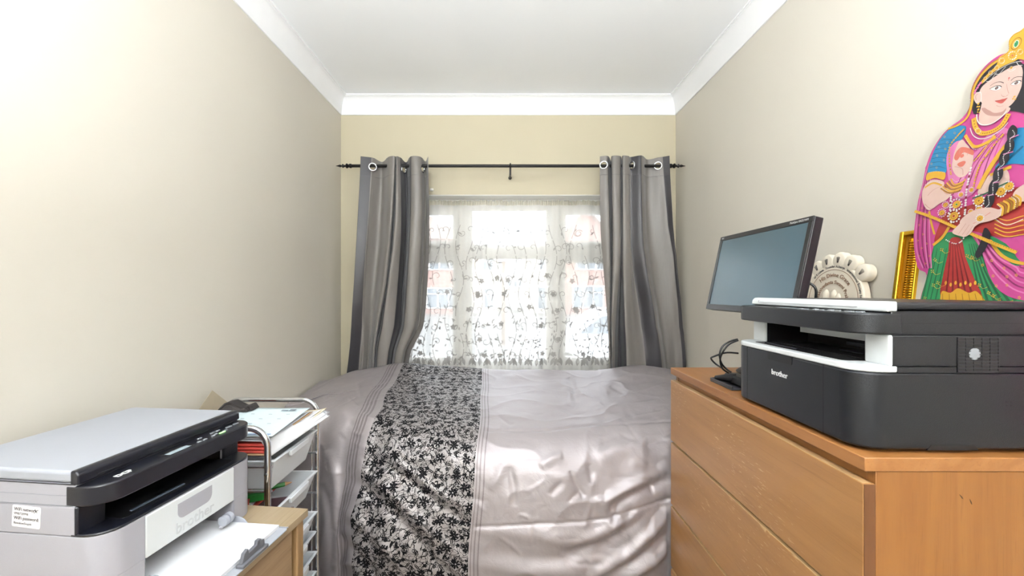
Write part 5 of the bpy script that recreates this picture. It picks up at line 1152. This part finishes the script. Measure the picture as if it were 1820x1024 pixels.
cal = sheet('calendar_sheet', 'pale blue printed calendar sheet lying on top of the trolley papers', 'calendar', [(-.99, 1.228, .8445), (-.690, 1.232, .842), (-.686, 1.462, .858), (-.99, 1.48, .860)], m_cal, .004, .0012, wob=.001)
cpz = MB(); ctr = Vector((-.839, 1.3505, .851125))
def cal_mark(u0, v0, u1, v1, mm, nm):
    A, B, C_, D_ = Vector((-.99, 1.228, .8445)), Vector((-.690, 1.232, .842)), Vector((-.686, 1.462, .858)), Vector((-.99, 1.48, .860))
    f_ = lambda u, v: (A*(1-u)+B*u)*(1-v)+(D_*(1-u)+C_*u)*v-ctr+Vector((0, 0, .0034+.004*(max(0, u-.45)/.55)**2*v))
    MB().grid(lambda a, b: f_(u0+(u1-u0)*a, v0+(v1-v0)*b), 4, 2).build(nm, mm, cal)
cal_mark(.02, .03, .97, .05, m_blu, 'blue_rule'); cal_mark(.72, .84, .80, .89, m_prn, 'printed_block'); cal_mark(.81, .85, .88, .92, m_prn, 'printed_block')
for r_ in range(4):
    for c_ in range(3): cal_mark(.35+c_*.2+.03*r_, .2+r_*.17, .39+c_*.2+.03*r_, .215+r_*.17, m_prn, 'printed_line')
# behind the arch: dark crumpled bag, brown paper against the wall
YP = 1.455; pc = W(425, 727, YP)
prf = [((px-425)/F*YP, (727-py)/F*YP) for px, py in ((392, 728), (399, 721), (405, 715), (417, 713), (426, 718), (437, 723), (449, 718), (456, 728))]
bb = MB().prism(prf, -.022, .022, 'y').prism([(a*.8+.004, b*.75) for a, b in prf], -.036, -.0221, 'y').build('black_pouch', m_blk, bevel=.004, M=Matrix.Translation((pc.x, YP, .862))); tag(bb, 'crumpled black fabric pouch at the wall side of the trolley papers', 'pouch')
bp_ = MB().prism([(0, 0), (.20, 0), (.205, .10), (.12, .165), (.03, .09)], -.0006, .0006, 'x', Matrix.Translation((-1.078, 1.40, .745)) @ Matrix.Rotation(.05, 4, 'Y')).build('brown_paper_bag', mat('pale_brown_paper', '#b5a890', .8), bevel=0)
tag(bp_, 'sheet of brown paper standing against the left wall behind the trolley', 'paper')
# inside the second drawer
zb = .540
tag(MB().box((-.12, -.07, 0), (.12, .07, .016)).box((-.118, -.068, .016), (.118, .068, .022)).build('notebook', mat('purple_notebook_cover', '#5f4750', .45), bevel=.002, M=Matrix.Translation((-.82, 1.35, zb)) @ Matrix.Rotation(.3, 4, 'Z')), 'dark purple notebook lying in the second trolley drawer', 'notebook')
pn = thing('pencil', 'green pencil with a wooden tip in the second trolley drawer', 'pencil', (-.775, 1.40, zb+.075), .65)
m_grn = mat('green_paint', '#2f8f3a', .35); m_wd = mat('pencil_wood', '#caa275', .6)
MB().lathe([(0, -.09), (.0075, -.09), (.0075, .03), (0, .03)], 6, fr((0, 0, 0), (0, 1, 0), (0, 0, 1))).build('barrel', m_grn, pn)
MB().lathe([(0, .03), (.0072, .03), (.001, .052), (0, .053)], 12, fr((0, 0, 0), (0, 1, 0), (0, 0, 1))).build('sharpened_tip', m_wd, pn)
tag(MB().box((-.03, -.016, 0), (.03, .016, .026)).build('eraser', m_grn, bevel=.004, M=Matrix.Translation((-.80, 1.325, zb+.066)) @ Matrix.Rotation(.5, 4, 'Z')), 'green block shaped case below the pencil in the second trolley drawer', 'case')
for q, (mm, lb_) in enumerate(((m_redp, 'red edged card lowest among the papers in the second drawer'), (m_pap, 'folded white letter in the second trolley drawer'), (m_pap, 'white letter with raised corner in the second trolley drawer'), (m_redp, 'orange red card uppermost in the second trolley drawer'))):
    sheet('folded_letter', lb_, 'paper', [(-.97, 1.24, zb+.04+.012*q), (-.80+.01*q, 1.245, zb+.035+.012*q), (-.79-.02*q, 1.46-.02*q, zb+.045+.013*q), (-.97, 1.47, zb+.05+.013*q)], mm, .01, .003, 'papers in the second drawer', wob=.004)
hk = thing('plastic_clip', 'white curved plastic clip standing at the near end of the second drawer', 'clip', (-.745, 1.243, zb+.0))
MB().prism(cr([(-.03, 0), (-.034, .03), (-.022, .05), (-.026, .072), (-.012, .078), (-.006, .055), (-.012, .03), (.004, .026), (.02, .03), (.02, 0)], 4), -.004, .004, 'y', Matrix.Diagonal((1.2, 1, 1.1, 1))).build('clip_body', m_pwht, hk, bevel=.0015)
